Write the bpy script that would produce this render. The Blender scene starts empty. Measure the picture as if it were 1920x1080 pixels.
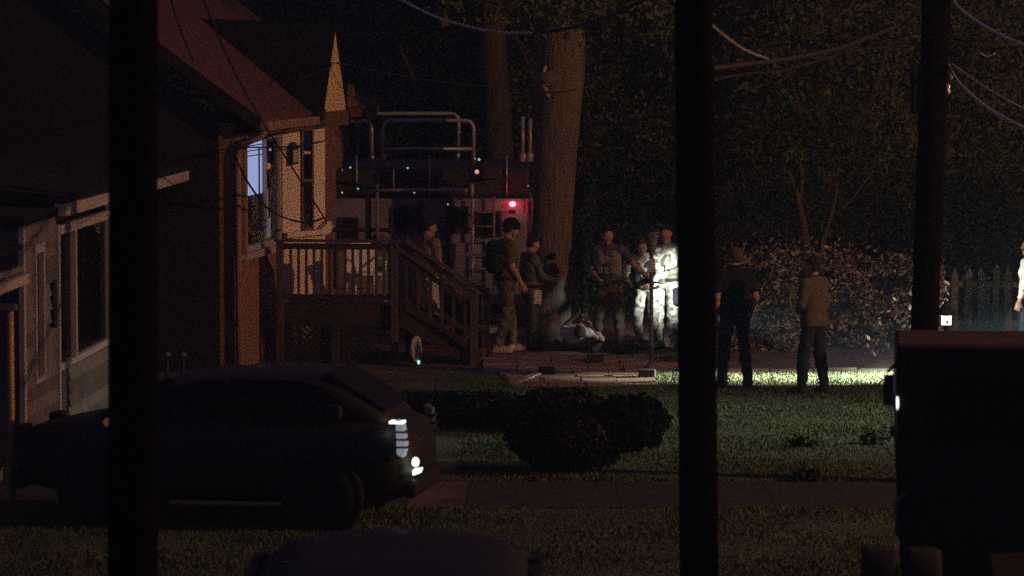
import bpy, bmesh, math, random
import numpy as np
from mathutils import Vector, Matrix
R = math.radians
S = bpy.context.scene
C = S.collection
rng = np.random.default_rng(7)
random.seed(7)

# ------------------------------------------------------------------ camera
CAM_H = 4.5
FPX = 6650.0                       # focal length in pixels of a 1920 wide frame
PITCH = math.atan((540 - 76) / FPX)
cam = bpy.data.objects.new('camera', bpy.data.cameras.new('camera'))
C.objects.link(cam)
cam.location = (0, 0, CAM_H)
cam.rotation_euler = (R(90) - PITCH, 0, 0)
cam.data.sensor_width = 36
cam.data.lens = FPX / 1920 * 36
cam.data.clip_start = 1.0
cam.data.clip_end = 2000
cam.data.dof.use_dof = True
cam.data.dof.focus_distance = 49.5
cam.data.dof.aperture_fstop = 2.8
S.camera = cam

# ------------------------------------------------------------------ night sky
W = bpy.data.worlds.new('World'); S.world = W
W.use_nodes = True
bg = W.node_tree.nodes['Background']
bg.inputs['Color'].default_value = (0.66, 0.46, 1.0, 1)
bg.inputs['Strength'].default_value = 0.052
S.view_settings.view_transform = 'Standard'
S.view_settings.look = 'None'
S.view_settings.exposure = 0
S.view_settings.gamma = 1
S.view_settings.use_curve_mapping = False
S.cycles.use_denoising = False
S.cycles.max_bounces = 6
S.cycles.transparent_max_bounces = 12
S.cycles.sample_clamp_indirect = 1.0
S.cycles.sample_clamp_direct = 8.0

def light(name, kind, loc, energy, color, target=None, size=0.1, spot=None, blend=0.4, parent=None):
    d = bpy.data.lights.new(name, kind)
    d.energy = energy; d.color = color
    if kind in ('POINT', 'SPOT'): d.shadow_soft_size = size
    if kind == 'SPOT':
        d.spot_size = R(spot); d.spot_blend = blend
    o = bpy.data.objects.new(name, d); C.objects.link(o)
    o.location = loc
    if target is not None:
        o.rotation_euler = (Vector(target) - Vector(loc)).to_track_quat('-Z', 'Y').to_euler()
    return o
SODIUM = (1.0, 0.46, 0.19)
COOL = (0.95, 1.0, 0.93)
STREET = (22.5, 31.0, 9.0)         # sodium street lamp beyond the right edge of the frame
light('street_lamp_light', 'POINT', STREET, 25000, SODIUM, size=0.2)
FLOOD = (2.80, 50.2, 1.30)        # work light on a stand, behind the thick utility pole
light('flood_light_people', 'SPOT', FLOOD, 600, COOL, target=(2.30, 51.6, 0.95), size=0.05, spot=49, blend=1.0)
light('flood_light_ground', 'SPOT', (2.78, 50.1, 0.95), 90, COOL, target=(0.95, 51.0, 0.18), size=0.04, spot=25, blend=1.0)
light('flood_light_lawn', 'SPOT', (2.66, 47.2, 0.80), 2100, (0.93, 1.0, 0.86), target=(7.6, 48.0, 0.45), size=0.06, spot=46, blend=0.9)
# headlamps of a vehicle standing beyond the right edge, low along the back of the lawn
light('headlamp_light', 'SPOT', (11.0, 47.3, 1.7), 110000, (1.0, 1.0, 0.80), target=(5.4, 47.1, 0.0), size=0.08, spot=17, blend=1.0)
light('headlamp_wide_light', 'SPOT', (12.5, 41.0, 4.2), 3600, (0.82, 1.0, 0.78), target=(4.9, 41.1, 0.0), size=0.1, spot=47, blend=1.0)

# ------------------------------------------------------------------ pixels to places
def ray(px, py):
    xc = (px - 960) / FPX; yc = (540 - py) / FPX
    return Vector((xc, yc * math.sin(PITCH) + math.cos(PITCH), yc * math.cos(PITCH) - math.sin(PITCH)))
def at(px, py, Y):
    r = ray(px, py); t = Y / r.y
    return Vector((r.x * t, Y, CAM_H + r.z * t))
def xat(px, Y): return at(px, 600, Y).x

# ------------------------------------------------------------------ materials
MATS = {}
def mat(name, col, rough=0.7, metal=0.0, var=0.25, scale=6.0, bump=0.0, bscale=40.0, spec=0.3, col2=None, stretch=None, coat=0.0, island=0.0):
    m = bpy.data.materials.new(name); m.use_nodes = True
    nt = m.node_tree; nd = nt.nodes; lk = nt.links
    b = nd['Principled BSDF']
    b.inputs['Roughness'].default_value = rough
    b.inputs['Metallic'].default_value = metal
    b.inputs['Specular IOR Level'].default_value = spec
    b.inputs['Coat Weight'].default_value = coat
    tc = nd.new('ShaderNodeTexCoord')
    vec = tc.outputs['Object']
    if stretch:
        mp = nd.new('ShaderNodeMapping'); mp.inputs['Scale'].default_value = stretch
        lk.new(vec, mp.inputs['Vector']); vec = mp.outputs['Vector']
    n = nd.new('ShaderNodeTexNoise'); n.inputs['Scale'].default_value = scale; n.inputs['Detail'].default_value = 6
    lk.new(vec, n.inputs['Vector'])
    mx = nd.new('ShaderNodeMix'); mx.data_type = 'RGBA'
    c2 = col2 or tuple(min(1, c * (1 + var)) for c in col)
    c1 = tuple(c * (1 - var) for c in col) if not col2 else col
    mx.inputs['A'].default_value = (*c1, 1); mx.inputs['B'].default_value = (*c2, 1)
    rp = nd.new('ShaderNodeValToRGB'); rp.color_ramp.elements[0].position = 0.35; rp.color_ramp.elements[1].position = 0.65
    lk.new(n.outputs['Fac'], rp.inputs['Fac']); lk.new(rp.outputs['Color'], mx.inputs['Factor'])
    out = mx.outputs['Result']
    if island:
        g = nd.new('ShaderNodeNewGeometry')
        mr = nd.new('ShaderNodeMapRange'); mr.inputs['To Min'].default_value = 1 - island; mr.inputs['To Max'].default_value = 1 + island
        lk.new(g.outputs['Random Per Island'], mr.inputs['Value'])
        hs = nd.new('ShaderNodeHueSaturation'); lk.new(mr.outputs['Result'], hs.inputs['Value']); lk.new(out, hs.inputs['Color'])
        out = hs.outputs['Color']
    lk.new(out, b.inputs['Base Color'])
    if bump:
        bn = nd.new('ShaderNodeTexNoise'); bn.inputs['Scale'].default_value = bscale; bn.inputs['Detail'].default_value = 4
        lk.new(vec, bn.inputs['Vector'])
        bp = nd.new('ShaderNodeBump'); bp.inputs['Strength'].default_value = bump; bp.inputs['Distance'].default_value = 0.03
        lk.new(bn.outputs['Fac'], bp.inputs['Height']); lk.new(bp.outputs['Normal'], b.inputs['Normal'])
    MATS[name] = m
    return m
def glow(name, col, strength):
    m = bpy.data.materials.new(name); m.use_nodes = True
    b = m.node_tree.nodes['Principled BSDF']
    b.inputs['Base Color'].default_value = (*[c * 0.5 for c in col], 1)
    b.inputs['Emission Color'].default_value = (*col, 1); b.inputs['Emission Strength'].default_value = strength
    MATS[name] = m; return m
def glass(name, tint=(0.75, 0.8, 0.85), refl=0.12):
    m = bpy.data.materials.new(name); m.use_nodes = True
    nt = m.node_tree; nd = nt.nodes; lk = nt.links
    nd.remove(nd['Principled BSDF'])
    t = nd.new('ShaderNodeBsdfTransparent'); t.inputs['Color'].default_value = (*tint, 1)
    g = nd.new('ShaderNodeBsdfGlossy'); g.inputs['Roughness'].default_value = 0.03
    mx = nd.new('ShaderNodeMixShader'); mx.inputs['Fac'].default_value = refl
    lk.new(t.outputs[0], mx.inputs[1]); lk.new(g.outputs[0], mx.inputs[2])
    lk.new(mx.outputs[0], nd['Material Output'].inputs['Surface'])
    MATS[name] = m; return m
M = MATS
mat('asphalt', (.045, .043, .042), .9, var=.3, scale=1.2, bump=.4, bscale=90)
mat('soil', (.12, .07, .045), .95, var=.45, scale=1.5, bump=.6, bscale=25)
mat('lawn_ground', (.045, .06, .03), .95, scale=1.1, bump=.7, bscale=30, col2=(.085, .10, .05))
mat('grass', (.06, .085, .035), .8, col2=(.095, .125, .055), scale=1.0, island=.15)
mat('concrete', (.035, .031, .031), .9, var=.2, scale=3, bump=.3, bscale=60)
mat('patio_stone', (.22, .13, .09), .9, col2=(.34, .22, .16), scale=2.2, bump=.3, bscale=40)
mat('kerb_stone', (.30, .27, .24), .9, var=.2, scale=3, bump=.3, bscale=30)
mat('dark_block', (.035, .03, .028), .9, var=.3, bump=.4)
mat('bark', (.10, .078, .055), .95, col2=(.17, .135, .095), scale=5, bump=1.0, bscale=9, stretch=(3, 3, .5))
mat('dark_bark', (.05, .036, .026), .95, col2=(.09, .065, .045), scale=5, bump=1.0, bscale=9, stretch=(3, 3, .5))
mat('cut_wood', (.42, .30, .17), .9, var=.2)
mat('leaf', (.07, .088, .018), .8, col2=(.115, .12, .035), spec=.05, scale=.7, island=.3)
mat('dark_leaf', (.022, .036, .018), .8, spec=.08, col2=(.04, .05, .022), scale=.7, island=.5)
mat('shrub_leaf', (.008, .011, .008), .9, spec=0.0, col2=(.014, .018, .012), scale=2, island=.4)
mat('hedge_leaf', (.13, .09, .075), .9, spec=.05, col2=(.27, .195, .165), scale=2.2, island=.6)
mat('pole_wood', (.005, .004, .004), .95, col2=(.009, .007, .006), spec=0.0, scale=6, bump=.8, bscale=12, stretch=(4, 4, .25))
mat('steel', (.35, .35, .36), .35, metal=.9, var=.15)
mat('cable', (.018, .016, .018), .6, var=.2)
mat('bright_cable', (.66, .65, .60), .3, metal=.5, var=.2)
mat('gable_paint', (.80, .60, .32), .7, var=.08, scale=3)
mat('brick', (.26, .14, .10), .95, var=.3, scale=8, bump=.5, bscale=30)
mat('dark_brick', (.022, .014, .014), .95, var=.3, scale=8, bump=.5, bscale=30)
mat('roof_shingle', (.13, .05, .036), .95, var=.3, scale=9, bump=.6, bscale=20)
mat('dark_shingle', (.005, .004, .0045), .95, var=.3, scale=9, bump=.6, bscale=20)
mat('cream_paint', (.80, .70, .56), .7, var=.08, scale=3)
mat('trim_paint', (.42, .40, .42), .6, var=.1, scale=3)
mat('siding_paint', (.17, .165, .175), .7, var=.15, scale=3, bump=.1)
mat('siding_lap_shade', (.11, .105, .11), .7, var=.2, scale=3, bump=.1)  # darker boards stand for the shaded bands of the laps
mat('brown_paint', (.16, .085, .05), .7, var=.2)
mat('gutter_metal', (.30, .20, .14), .5, var=.2)
mat('interior_dark', (.03, .024, .025), .9)
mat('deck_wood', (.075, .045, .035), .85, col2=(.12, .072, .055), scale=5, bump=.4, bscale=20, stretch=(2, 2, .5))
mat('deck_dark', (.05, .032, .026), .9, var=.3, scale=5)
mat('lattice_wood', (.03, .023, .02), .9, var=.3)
mat('white_plastic', (.7, .7, .68), .5, var=.05)
mat('post_yellow', (.55, .36, .12), .6, var=.15)
mat('fence_wood', (.08, .07, .065), .9, col2=(.14, .125, .11), scale=5, bump=.4, stretch=(3, 3, .6))
mat('car_paint', (.013, .009, .0095), .6, var=.1, coat=.05)
mat('blue_car_paint', (.003, .003, .008), .6, var=.1, coat=.05)
mat('car_glass', (.008, .008, .009), .5, var=.05, spec=.12)
mat('rubber', (.012, .012, .012), .9, var=.2)
mat('rim_metal', (.03, .03, .03), .6, metal=.6)
mat('chrome', (.6, .6, .6), .2, metal=1.0, var=.05)
mat('truck_body', (.20, .19, .25), .6, var=.25, scale=2)
mat('truck_dark', (.03, .028, .036), .6, var=.3, scale=3)
mat('rail_pipe', (.42, .40, .46), .4, metal=.35, var=.1)
mat('panel_lilac', (.42, .40, .50), .6, var=.1)
mat('tractor_paint', (.006, .005, .005), .6, var=.15, coat=.2)
mat('tractor_roof', (.085, .04, .022), .6, var=.3, scale=4)
mat('lamp_black', (.02, .02, .022), .5)
mat('lamp_grey', (.12, .11, .13), .5)
mat('skin', (.42, .25, .19), .55, var=.08, scale=14)
mat('hair_dark', (.018, .012, .009), .8, var=.3, scale=40)
mat('hair_brown', (.08, .045, .025), .8, var=.3, scale=40)
mat('cloth_olive', (.10, .088, .055), .95, var=.2, scale=9, bump=.3, bscale=60)
mat('cloth_tan', (.24, .18, .12), .95, var=.12, scale=9, bump=.3, bscale=60)
mat('cloth_black', (.012, .012, .015), .95, var=.3, scale=9, bump=.3, bscale=60)
mat('cloth_navy', (.02, .022, .032), .95, var=.3, scale=9, bump=.3, bscale=60)
mat('cloth_grey', (.22, .20, .18), .95, var=.15, scale=9, bump=.3, bscale=60)
mat('cloth_dim', (.085, .08, .085), .95, var=.15, scale=9, bump=.3, bscale=60)
mat('cloth_light', (.50, .50, .46), .95, var=.12, scale=9, bump=.3, bscale=60)
mat('jacket_tan', (.11, .09, .062), .95, var=.12, scale=9, bump=.3, bscale=60)
mat('vest_pale', (.20, .215, .18), .95, var=.2, scale=12, bump=.4, bscale=50)
mat('cloth_white', (.72, .68, .64), .95, var=.06, scale=9, bump=.2, bscale=60)
mat('camo', (.05, .052, .04), .95, col2=(.16, .15, .11), scale=11, bump=.3, bscale=60)
mat('camo_pale', (.07, .08, .075), .95, col2=(.55, .53, .43), scale=17, bump=.3, bscale=60)
mat('vest_green', (.10, .105, .07), .95, var=.25, scale=16, bump=.4, bscale=50)
mat('boot_tan', (.40, .32, .23), .9, var=.15)
mat('boot_dark', (.02, .017, .015), .8)
mat('red_cloth', (.018, .006, .006), .9)
glow('blind_glow', (.56, .61, .96), 1.1)
glow('curtain_glow', (.75, .6, .7), .22)
glow('amber_glow', (1.0, .35, .12), .5)
glow('amber_dim', (1.0, .42, .15), .06)
glow('red_glow', (1.0, .05, .06), 30)
glow('red_dim', (1.0, .03, .10), .12)
glow('white_glow', (1.0, 1.0, .96), 1.6)
glow('point_glow', (.7, .85, .9), .5)
glow('orange_glow', (1.0, .42, .15), .9)
glow('green_glint', (.35, 1.0, .75), 1.2)
glow('blue_glow', (.2, .25, 1.0), .25)
glow('lens_glint', (.62, .66, .78), .3)  # grey reflection on the car lens, given as emission
glow('bright_glint', (.85, 1.0, .88), 2.2)  # white reflections given as emission, on the car front and cab edge
glow('sodium_glow', SODIUM, 12)
glass('window_glass')

# ------------------------------------------------------------------ object helpers
def link(o, parent=None):
    C.objects.link(o)
    if parent is not None: o.parent = parent
    return o
def tag(o, label=None, cat=None, group=None, kind=None):
    if label: o['label'] = label
    if cat: o['category'] = cat
    if group: o['group'] = group
    if kind: o['kind'] = kind
    return o
def thing(name, label, cat, loc=(0, 0, 0), rotz=0.0, group=None):
    o = bpy.data.objects.new(name, None); o.empty_display_size = .3
    C.objects.link(o); o.location = loc; o.rotation_euler = (0, 0, rotz)
    return tag(o, label, cat, group)
def copy_tree(o, parent=None):
    c = o.copy(); C.objects.link(c)
    if parent is not None: c.parent = parent
    for ch in list(o.children): copy_tree(ch, c)
    return c
class MB:
    def __init__(s): s.v = []; s.f = []; s.sm = []
    def add(s, vs, fs, smooth=False):
        n = len(s.v); s.v += [tuple(v) for v in vs]; s.f += [tuple(i + n for i in f) for f in fs]; s.sm += [smooth] * len(fs); return s
    def box(s, c, d, rot=None):
        x, y, z = d[0] / 2, d[1] / 2, d[2] / 2
        vs = [Vector((a * x, b * y, e * z)) for a in (-1, 1) for b in (-1, 1) for e in (-1, 1)]
        if rot is not None: vs = [rot @ v for v in vs]
        c = Vector(c)
        return s.add([v + c for v in vs], [(0, 1, 3, 2), (4, 6, 7, 5), (0, 4, 5, 1), (2, 3, 7, 6), (0, 2, 6, 4), (1, 5, 7, 3)])
    def bx(s, x0, x1, y0, y1, z0, z1): return s.box(((x0 + x1) / 2, (y0 + y1) / 2, (z0 + z1) / 2), (abs(x1 - x0), abs(y1 - y0), abs(z1 - z0)))
    def beam(s, a, b, w, h, up=(0, 0, 1)):
        a = Vector(a); b = Vector(b); d = (b - a); L = d.length; d.normalize()
        sd = d.cross(Vector(up)).normalized(); u = sd.cross(d)
        rot = Matrix((sd, d, u)).transposed()
        return s.box((a + b) / 2, (w, L, h), rot)
    def prism(s, poly, axis, lo, hi):
        def P(p, t):
            a, b = p
            return {'x': (t, a, b), 'y': (a, t, b), 'z': (a, b, t)}[axis]
        n = len(poly)
        vs = [P(p, lo) for p in poly] + [P(p, hi) for p in poly]
        fs = [tuple(range(n))[::-1], tuple(range(n, 2 * n))] + [(i, (i + 1) % n, n + (i + 1) % n, n + i) for i in range(n)]
        return s.add(vs, fs)
    def tube(s, pts, r, n=8, cap=True, jit=0.0, rnd=None):
        pts = [Vector(p) for p in pts]; k = len(pts)
        rs = list(r) if hasattr(r, '__len__') else [r] * k
        vs = []; fs = []; ref = None
        for i, p in enumerate(pts):
            d = (pts[min(i + 1, k - 1)] - pts[max(i - 1, 0)]).normalized()
            if ref is None:
                ref = Vector((1, 0, 0)) if abs(d.x) < .8 else Vector((0, 1, 0))
            a = (ref - d * ref.dot(d)).normalized(); ref = a; b = d.cross(a)
            for j in range(n):
                t = 2 * math.pi * j / n
                rr = rs[i] * (1 + (rnd.uniform(-jit, jit) if jit else 0))
                vs.append(p + (a * math.cos(t) + b * math.sin(t)) * rr)
        for i in range(k - 1):
            for j in range(n):
                fs.append((i * n + j, i * n + (j + 1) % n, (i + 1) * n + (j + 1) % n, (i + 1) * n + j))
        if cap: fs.append(tuple(range(n))[::-1]); fs.append(tuple((k - 1) * n + j for j in range(n)))
        return s.add(vs, fs, True)
    def lathe(s, prof, c=(0, 0, 0), n=20, axis='z'):
        vs = []; fs = []; c = Vector(c)
        for r, z in prof:
            for j in range(n):
                t = 2 * math.pi * j / n; x, y = r * math.cos(t), r * math.sin(t)
                vs.append(c + Vector({'z': (x, y, z), 'y': (x, z, y), 'x': (z, x, y)}[axis]))
        for i in range(len(prof) - 1):
            for j in range(n):
                fs.append((i * n + j, i * n + (j + 1) % n, (i + 1) * n + (j + 1) % n, (i + 1) * n + j))
        fs.append(tuple(range(n))[::-1]); fs.append(tuple((len(prof) - 1) * n + j for j in range(n)))
        return s.add(vs, fs, True)
    def ball(s, c, r, nu=12, nv=8):
        r = r if hasattr(r, '__len__') else (r, r, r)
        vs = []; fs = []
        for i in range(nv + 1):
            ph = math.pi * i / nv
            for j in range(nu):
                t = 2 * math.pi * j / nu
                vs.append((c[0] + r[0] * math.sin(ph) * math.cos(t), c[1] + r[1] * math.sin(ph) * math.sin(t), c[2] + r[2] * math.cos(ph)))
        for i in range(nv):
            for j in range(nu):
                fs.append((i * nu + j, (i + 1) * nu + j, (i + 1) * nu + (j + 1) % nu, i * nu + (j + 1) % nu))
        return s.add(vs, fs, True)
    def mesh(s, name, m):
        me = bpy.data.meshes.new(name); me.from_pydata(s.v, [], s.f)
        me.polygons.foreach_set('use_smooth', s.sm)
        if m is not None: me.materials.append(m)
        bm = bmesh.new(); bm.from_mesh(me)
        bmesh.ops.remove_doubles(bm, verts=bm.verts, dist=1e-5)
        bmesh.ops.recalc_face_normals(bm, faces=bm.faces); bm.to_mesh(me); bm.free()
        return me
    def build(s, name, m, parent=None, bevel=0.0):
        o = bpy.data.objects.new(name, s.mesh(name, m)); link(o, parent)
        if bevel:
            b = o.modifiers.new('bevel', 'BEVEL'); b.width = bevel; b.segments = 2; b.limit_method = 'ANGLE'
        return o
def inst(name, me, loc, parent=None, rot=None, scale=None):
    o = bpy.data.objects.new(name, me); link(o, parent); o.location = loc
    if rot is not None: o.rotation_euler = rot
    if scale is not None: o.scale = scale
    return o
def np_mesh(name, v, f, m, smooth=False):
    me = bpy.data.meshes.new(name)
    v = np.asarray(v, np.float32); f = np.asarray(f, np.int32); k = f.shape[1]
    me.vertices.add(len(v)); me.vertices.foreach_set('co', v.ravel())
    me.loops.add(f.size); me.loops.foreach_set('vertex_index', f.ravel())
    me.polygons.add(len(f)); me.polygons.foreach_set('loop_start', np.arange(0, f.size, k, dtype=np.int32))
    me.polygons.foreach_set('use_smooth', np.full(len(f), smooth, bool))
    me.materials.append(m); me.update(calc_edges=True); me.validate()
    return me
def leaf_mesh(name, centers, size, m, flat=0.0):
    n = len(centers); c = np.asarray(centers, float)
    a = rng.normal(size=(n, 3)); a /= np.linalg.norm(a, axis=1)[:, None]
    b = rng.normal(size=(n, 3)); b -= a * (a * b).sum(1)[:, None]; b /= np.linalg.norm(b, axis=1)[:, None]
    s = size * rng.uniform(.55, 1.35, n)[:, None]
    q = np.stack([c - a * s, c + b * s * .5, c + a * s, c - b * s * .5], 1).reshape(-1, 3)
    return np_mesh(name, q, np.arange(4 * n).reshape(n, 4), m)
def clumps(center, rad, n_clump, per, spread, shell=.5):
    d = rng.normal(size=(n_clump, 3)); d /= np.linalg.norm(d, axis=1)[:, None]
    r = rng.uniform(shell, 1, n_clump)[:, None] ** .6
    cc = np.asarray(center) + d * r * np.asarray(rad)
    p = np.repeat(cc, per, 0) + rng.normal(size=(n_clump * per, 3)) * spread
    return p
# ================================================================== SETTING
def sheet(name, poly, z, m, kind='structure'):
    me = bpy.data.meshes.new(name); me.from_pydata([(x, y, z) for x, y in poly], [], [tuple(range(len(poly)))]); me.materials.append(m)
    o = bpy.data.objects.new(name, me); link(o); return tag(o, kind=kind)
def rect(x0, x1, y0, y1): return [(x0, y0), (x1, y0), (x1, y1), (x0, y1)]
sheet('ground', rect(-88, 88, -6, 186), 0, M['soil'])
sheet('road', rect(-87, 87, 6, 27.6), .004, M['asphalt'])
kb = MB().bx(-60, 60, 27.6, 27.75, -.05, .10).build('kerb', M['concrete']); tag(kb, kind='structure')
sheet('verge', rect(-60, 60, 27.75, 33.9), .006, M['lawn_ground'])
sheet('lawn', rect(-1.0, 30, 36.1, 47.9), .006, M['lawn_ground'])
sheet('driveway', rect(-14, -1.0, 33.9, 43.5), .010, M['asphalt'])
pv = tag(bpy.data.objects.new('pavement', None), kind='structure'); C.objects.link(pv)
slab = MB().bx(-.745, .745, -1.08, 1.08, -.05, .006).mesh('paving_slab', M['concrete'])
for i in range(0, 13):
    inst('paving_slab', slab, (i * 1.5 + .3, 35.0, .0), pv, (random.uniform(-.004, .004), random.uniform(-.004, .004), 0))
# grass blades on verge and lawn
def blades(regions, m, name, hmin=.018, hmax=.05, density=520, clump=.6):
    V = []
    for (x0, x1, y0, y1, dens) in regions:
        n = int((x1 - x0) * (y1 - y0) * dens)
        p = np.stack([rng.uniform(x0, x1, n), rng.uniform(y0, y1, n)], 1)
        k = (np.sin(p[:, 0] * 2.1 + 3 * np.sin(p[:, 1] * .7)) + np.sin(p[:, 1] * 3.3 + p[:, 0] * 1.3)) * .5
        keep = rng.uniform(-1.2, 1.2, n) < .4 * k + .6
        p = p[keep]; n = len(p); k = k[keep]
        h = rng.uniform(hmin, hmax, n) * (1 + .4 * k); w = .006 + h * .08
        t = rng.uniform(0, 2 * math.pi, n); lean = rng.uniform(0, .7, n) * h; t2 = rng.uniform(0, 2 * math.pi, n)
        b1 = np.stack([p[:, 0] - np.cos(t) * w, p[:, 1] - np.sin(t) * w, np.full(n, .004)], 1)
        b2 = np.stack([p[:, 0] + np.cos(t) * w, p[:, 1] + np.sin(t) * w, np.full(n, .004)], 1)
        tp = np.stack([p[:, 0] + np.cos(t2) * lean, p[:, 1] + np.sin(t2) * lean, h], 1)
        V.append(np.stack([b1, b2, tp], 1).reshape(-1, 3))
    V = np.concatenate(V); o = bpy.data.objects.new(name, np_mesh(name, V, np.arange(len(V)).reshape(-1, 3), m)); link(o)
    return o
g = blades([(-5.5, 7, 28.2, 34.0, 1000), (-.6, 7.2, 35.95, 46.4, 1100), (1.6, 7.6, 46.4, 47.95, 2200)], M['grass'], 'grass')
tag(g, 'short uneven grass covering the lawn and the verge', 'grass', kind='stuff')
# weeds on the lawn
for i, (px, py, lab) in enumerate([(1635, 836, 'dark low weed tuft on the lawn beside the truck'), (1503, 842, 'dark low weed tuft in the middle of the lawn'), (1508, 905, 'ragged weed tuft at the edge of the pavement')]):
    Y = 6650 * 4.5 / (py - 76); x = xat(px, Y)
    t = thing('weed', lab, 'weed', (x, Y, 0), group='weeds on the lawn')
    c = clumps((0, 0, .05), (.17, .17, .05), 26, 9, .03, .1); c[:, 2] = np.abs(c[:, 2])
    f = link(bpy.data.objects.new('foliage', leaf_mesh('foliage', c, .035, M['dark_leaf'])), t); tag(f, kind='stuff')
# patio of stone pavers
sheet('patio_bed', [(xat(955, 46), 46.0), (xat(1225, 46), 46.0), (xat(1330, 50.6), 50.6), (xat(905, 50.6), 50.6)], .012, M['patio_stone'])
pt = tag(bpy.data.objects.new('patio', None), kind='structure'); C.objects.link(pt)
stones = [MB().bx(-.236 * a, .236 * a, -.236, .236, -.04, .0).mesh('paver', M['patio_stone']) for a in (1, .98, .96)]
for j in range(9):
    Y = 46.2 + j * .48
    xl = xat(960 - j * 7, Y) if j < 4 else xat(905, Y); xr = xat(1225 + j * 12, Y)
    n = int((xr - xl) / .48)
    for i in range(n):
        o = inst('paver', random.choice(stones), (xl + .24 + i * .48 + random.uniform(-.012, .012), Y + random.uniform(-.012, .012), .035 + random.uniform(-.012, .014)), pt, (random.uniform(-.02, .02), random.uniform(-.02, .02), random.uniform(-.03, .03)))
# low dark stone blocks along the patio
for (px, py, w, lab) in [(1025, 707, .23, 'low dark stone block at the front of the patio, leftmost of the blocks'), (1116, 683, .24, 'low dark stone block beside the person lying on the ground'),
                         (1214, 712, .22, 'low dark stone block in front of the lamp post foot'), (1258, 684, .22, 'low dark stone block by the thick utility pole'), (1181, 662, .22, 'dark stone block standing behind the patio left of the lamp post')]:
    Y = 6650 * 4.5 / (py - 76); x = xat(px, Y)
    t = MB().bx(-w / 2, w / 2, -.10, .10, 0, .10).build('stone_block', M['dark_block'], bevel=.012)
    t.location = (x, Y, .03); t.rotation_euler = (0, 0, random.uniform(-.2, .2)); tag(t, lab, 'block', 'dark blocks along the patio')
edge = MB().beam(at(962, 727, 46.05) * 1, at(1008, 708, 47.3), .10, .06).build('edging_board', M['kerb_stone']); edge.location.z += .04
tag(edge, 'pale edging board lying along the left corner of the patio', 'board')
# pale kerb between lawn and hedge bank
kp = MB(); ke = tag(bpy.data.objects.new('path_kerb', None), kind='structure'); C.objects.link(ke)
kst = MB().bx(-.29, .29, -.09, .09, -.05, .05).mesh('kerb_stone', M['kerb_stone'])
for i in range(12): inst('kerb_stone', kst, (2.6 + i * .6, 48.1 - .0 * i + random.uniform(-.015, .015), random.uniform(-.008, .01)), ke, (0, 0, random.uniform(-.02, .02)))
bk = MB().prism([(48.2, 0), (48.9, .26), (52, .30), (52, -.05), (48.2, -.05)], 'x', 2.92, 14).build('bank', M['soil']); tag(bk, kind='structure')

# ------------------------------------------------------------------ hedge
def hedge(x0, x1, yc, h0, lab):
    t = thing('hedge', lab, 'hedge', ((x0 + x1) / 2, yc, .2), group='leafy brown hedges at the back of the lawn')
    L = (x1 - x0) / 2
    n = 13000
    p = np.stack([rng.uniform(-L, L, n), rng.normal(0, .24, n), rng.uniform(.02, 1, n)], 1)
    top = h0 + .16 * np.sin(p[:, 0] * 3.1 + yc) + .1 * np.sin(p[:, 0] * 7.7)
    p[:, 2] *= top
    k = np.sin(p[:, 0] * 9 + 2 * np.sin(p[:, 2] * 5)) + np.sin(p[:, 2] * 11 + p[:, 0] * 4)
    p[:, 1] += .12 * k; p = p[rng.uniform(-1.6, 1.6, n) < k + .7]
    tp = np.stack([rng.uniform(-L, L, 500), rng.normal(0, .25, 500), h0 + np.abs(rng.normal(0, .16, 500))], 1)
    f = link(bpy.data.objects.new('foliage', leaf_mesh('foliage', np.concatenate([p, tp]), .042, M['hedge_leaf'])), t); tag(f, kind='stuff')
    for i in range(5):
        x = -L + (i + .5) * 2 * L / 5
        MB().tube([(x, .05, -.1), (x + random.uniform(-.1, .1), 0, h0 * .5), (x + random.uniform(-.2, .2), 0, h0 * .95)], [.03, .022, .01], 6).build('stem', M['dark_bark'], t)
hedge(2.95, 3.95, 49.1, 1.15, 'brown leafy hedge behind the bare headed man in black')
hedge(3.95, 4.75, 49.3, 1.10, 'brown leafy hedge behind the man in the tan jacket')
hedge(4.75, 6.0, 49.2, 1.05, 'brown leafy hedge left of the picket fence')
# picket fence
fx0, fx1 = xat(1700, 49.9), xat(2010, 49.9)
fn = thing('picket_fence', 'weathered wooden picket fence behind the small lit lantern', 'fence', (fx0, 49.6, .2))
pk = MB().prism([(-.05, 0), (.05, 0), (.05, 1.0), (0, 1.1), (-.05, 1.0)], 'y', -.012, .012).mesh('picket', M['fence_wood'])
npk = int((fx1 - fx0) / .19)
for i in range(npk): inst('picket', pk, (i * .19 + .06, 0, .05), fn, (random.uniform(-.02, .02), random.uniform(-.02, .02), random.uniform(-.12, .12)), (random.uniform(.9, 1.1), 1, random.uniform(.97, 1.04)))
for z in (.3, .85): MB().bx(0, fx1 - fx0, .014, .05, z, z + .08).build('rail', M['fence_wood'], fn)
for i in range(3): MB().bx(i * .95 + .1, i * .95 + .2, .052, .14, -.2, 1.0).build('post', M['fence_wood'], fn)

# ------------------------------------------------------------------ trees
def tree(name, lab, loc, trunk, radii, limbs, crowns, bark, leafm, leaf=.1, group=None, knot=None):
    t = thing(name, lab, 'tree', loc, group=group)
    rnd = random.Random(hash(lab) % 1000 if False else len(lab))
    o = MB().tube(trunk, radii, 14, jit=.05, rnd=rnd).build('trunk', bark, t)
    for pts, rr in limbs: MB().tube(pts, rr, 8, jit=.06, rnd=rnd).build('limb', bark, t)
    if crowns:
        P_ = np.concatenate([clumps(*c) for c in crowns])
        f = link(bpy.data.objects.new('crown', leaf_mesh('crown', P_, leaf, leafm)), t); tag(f, kind='stuff')
    return t
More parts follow.
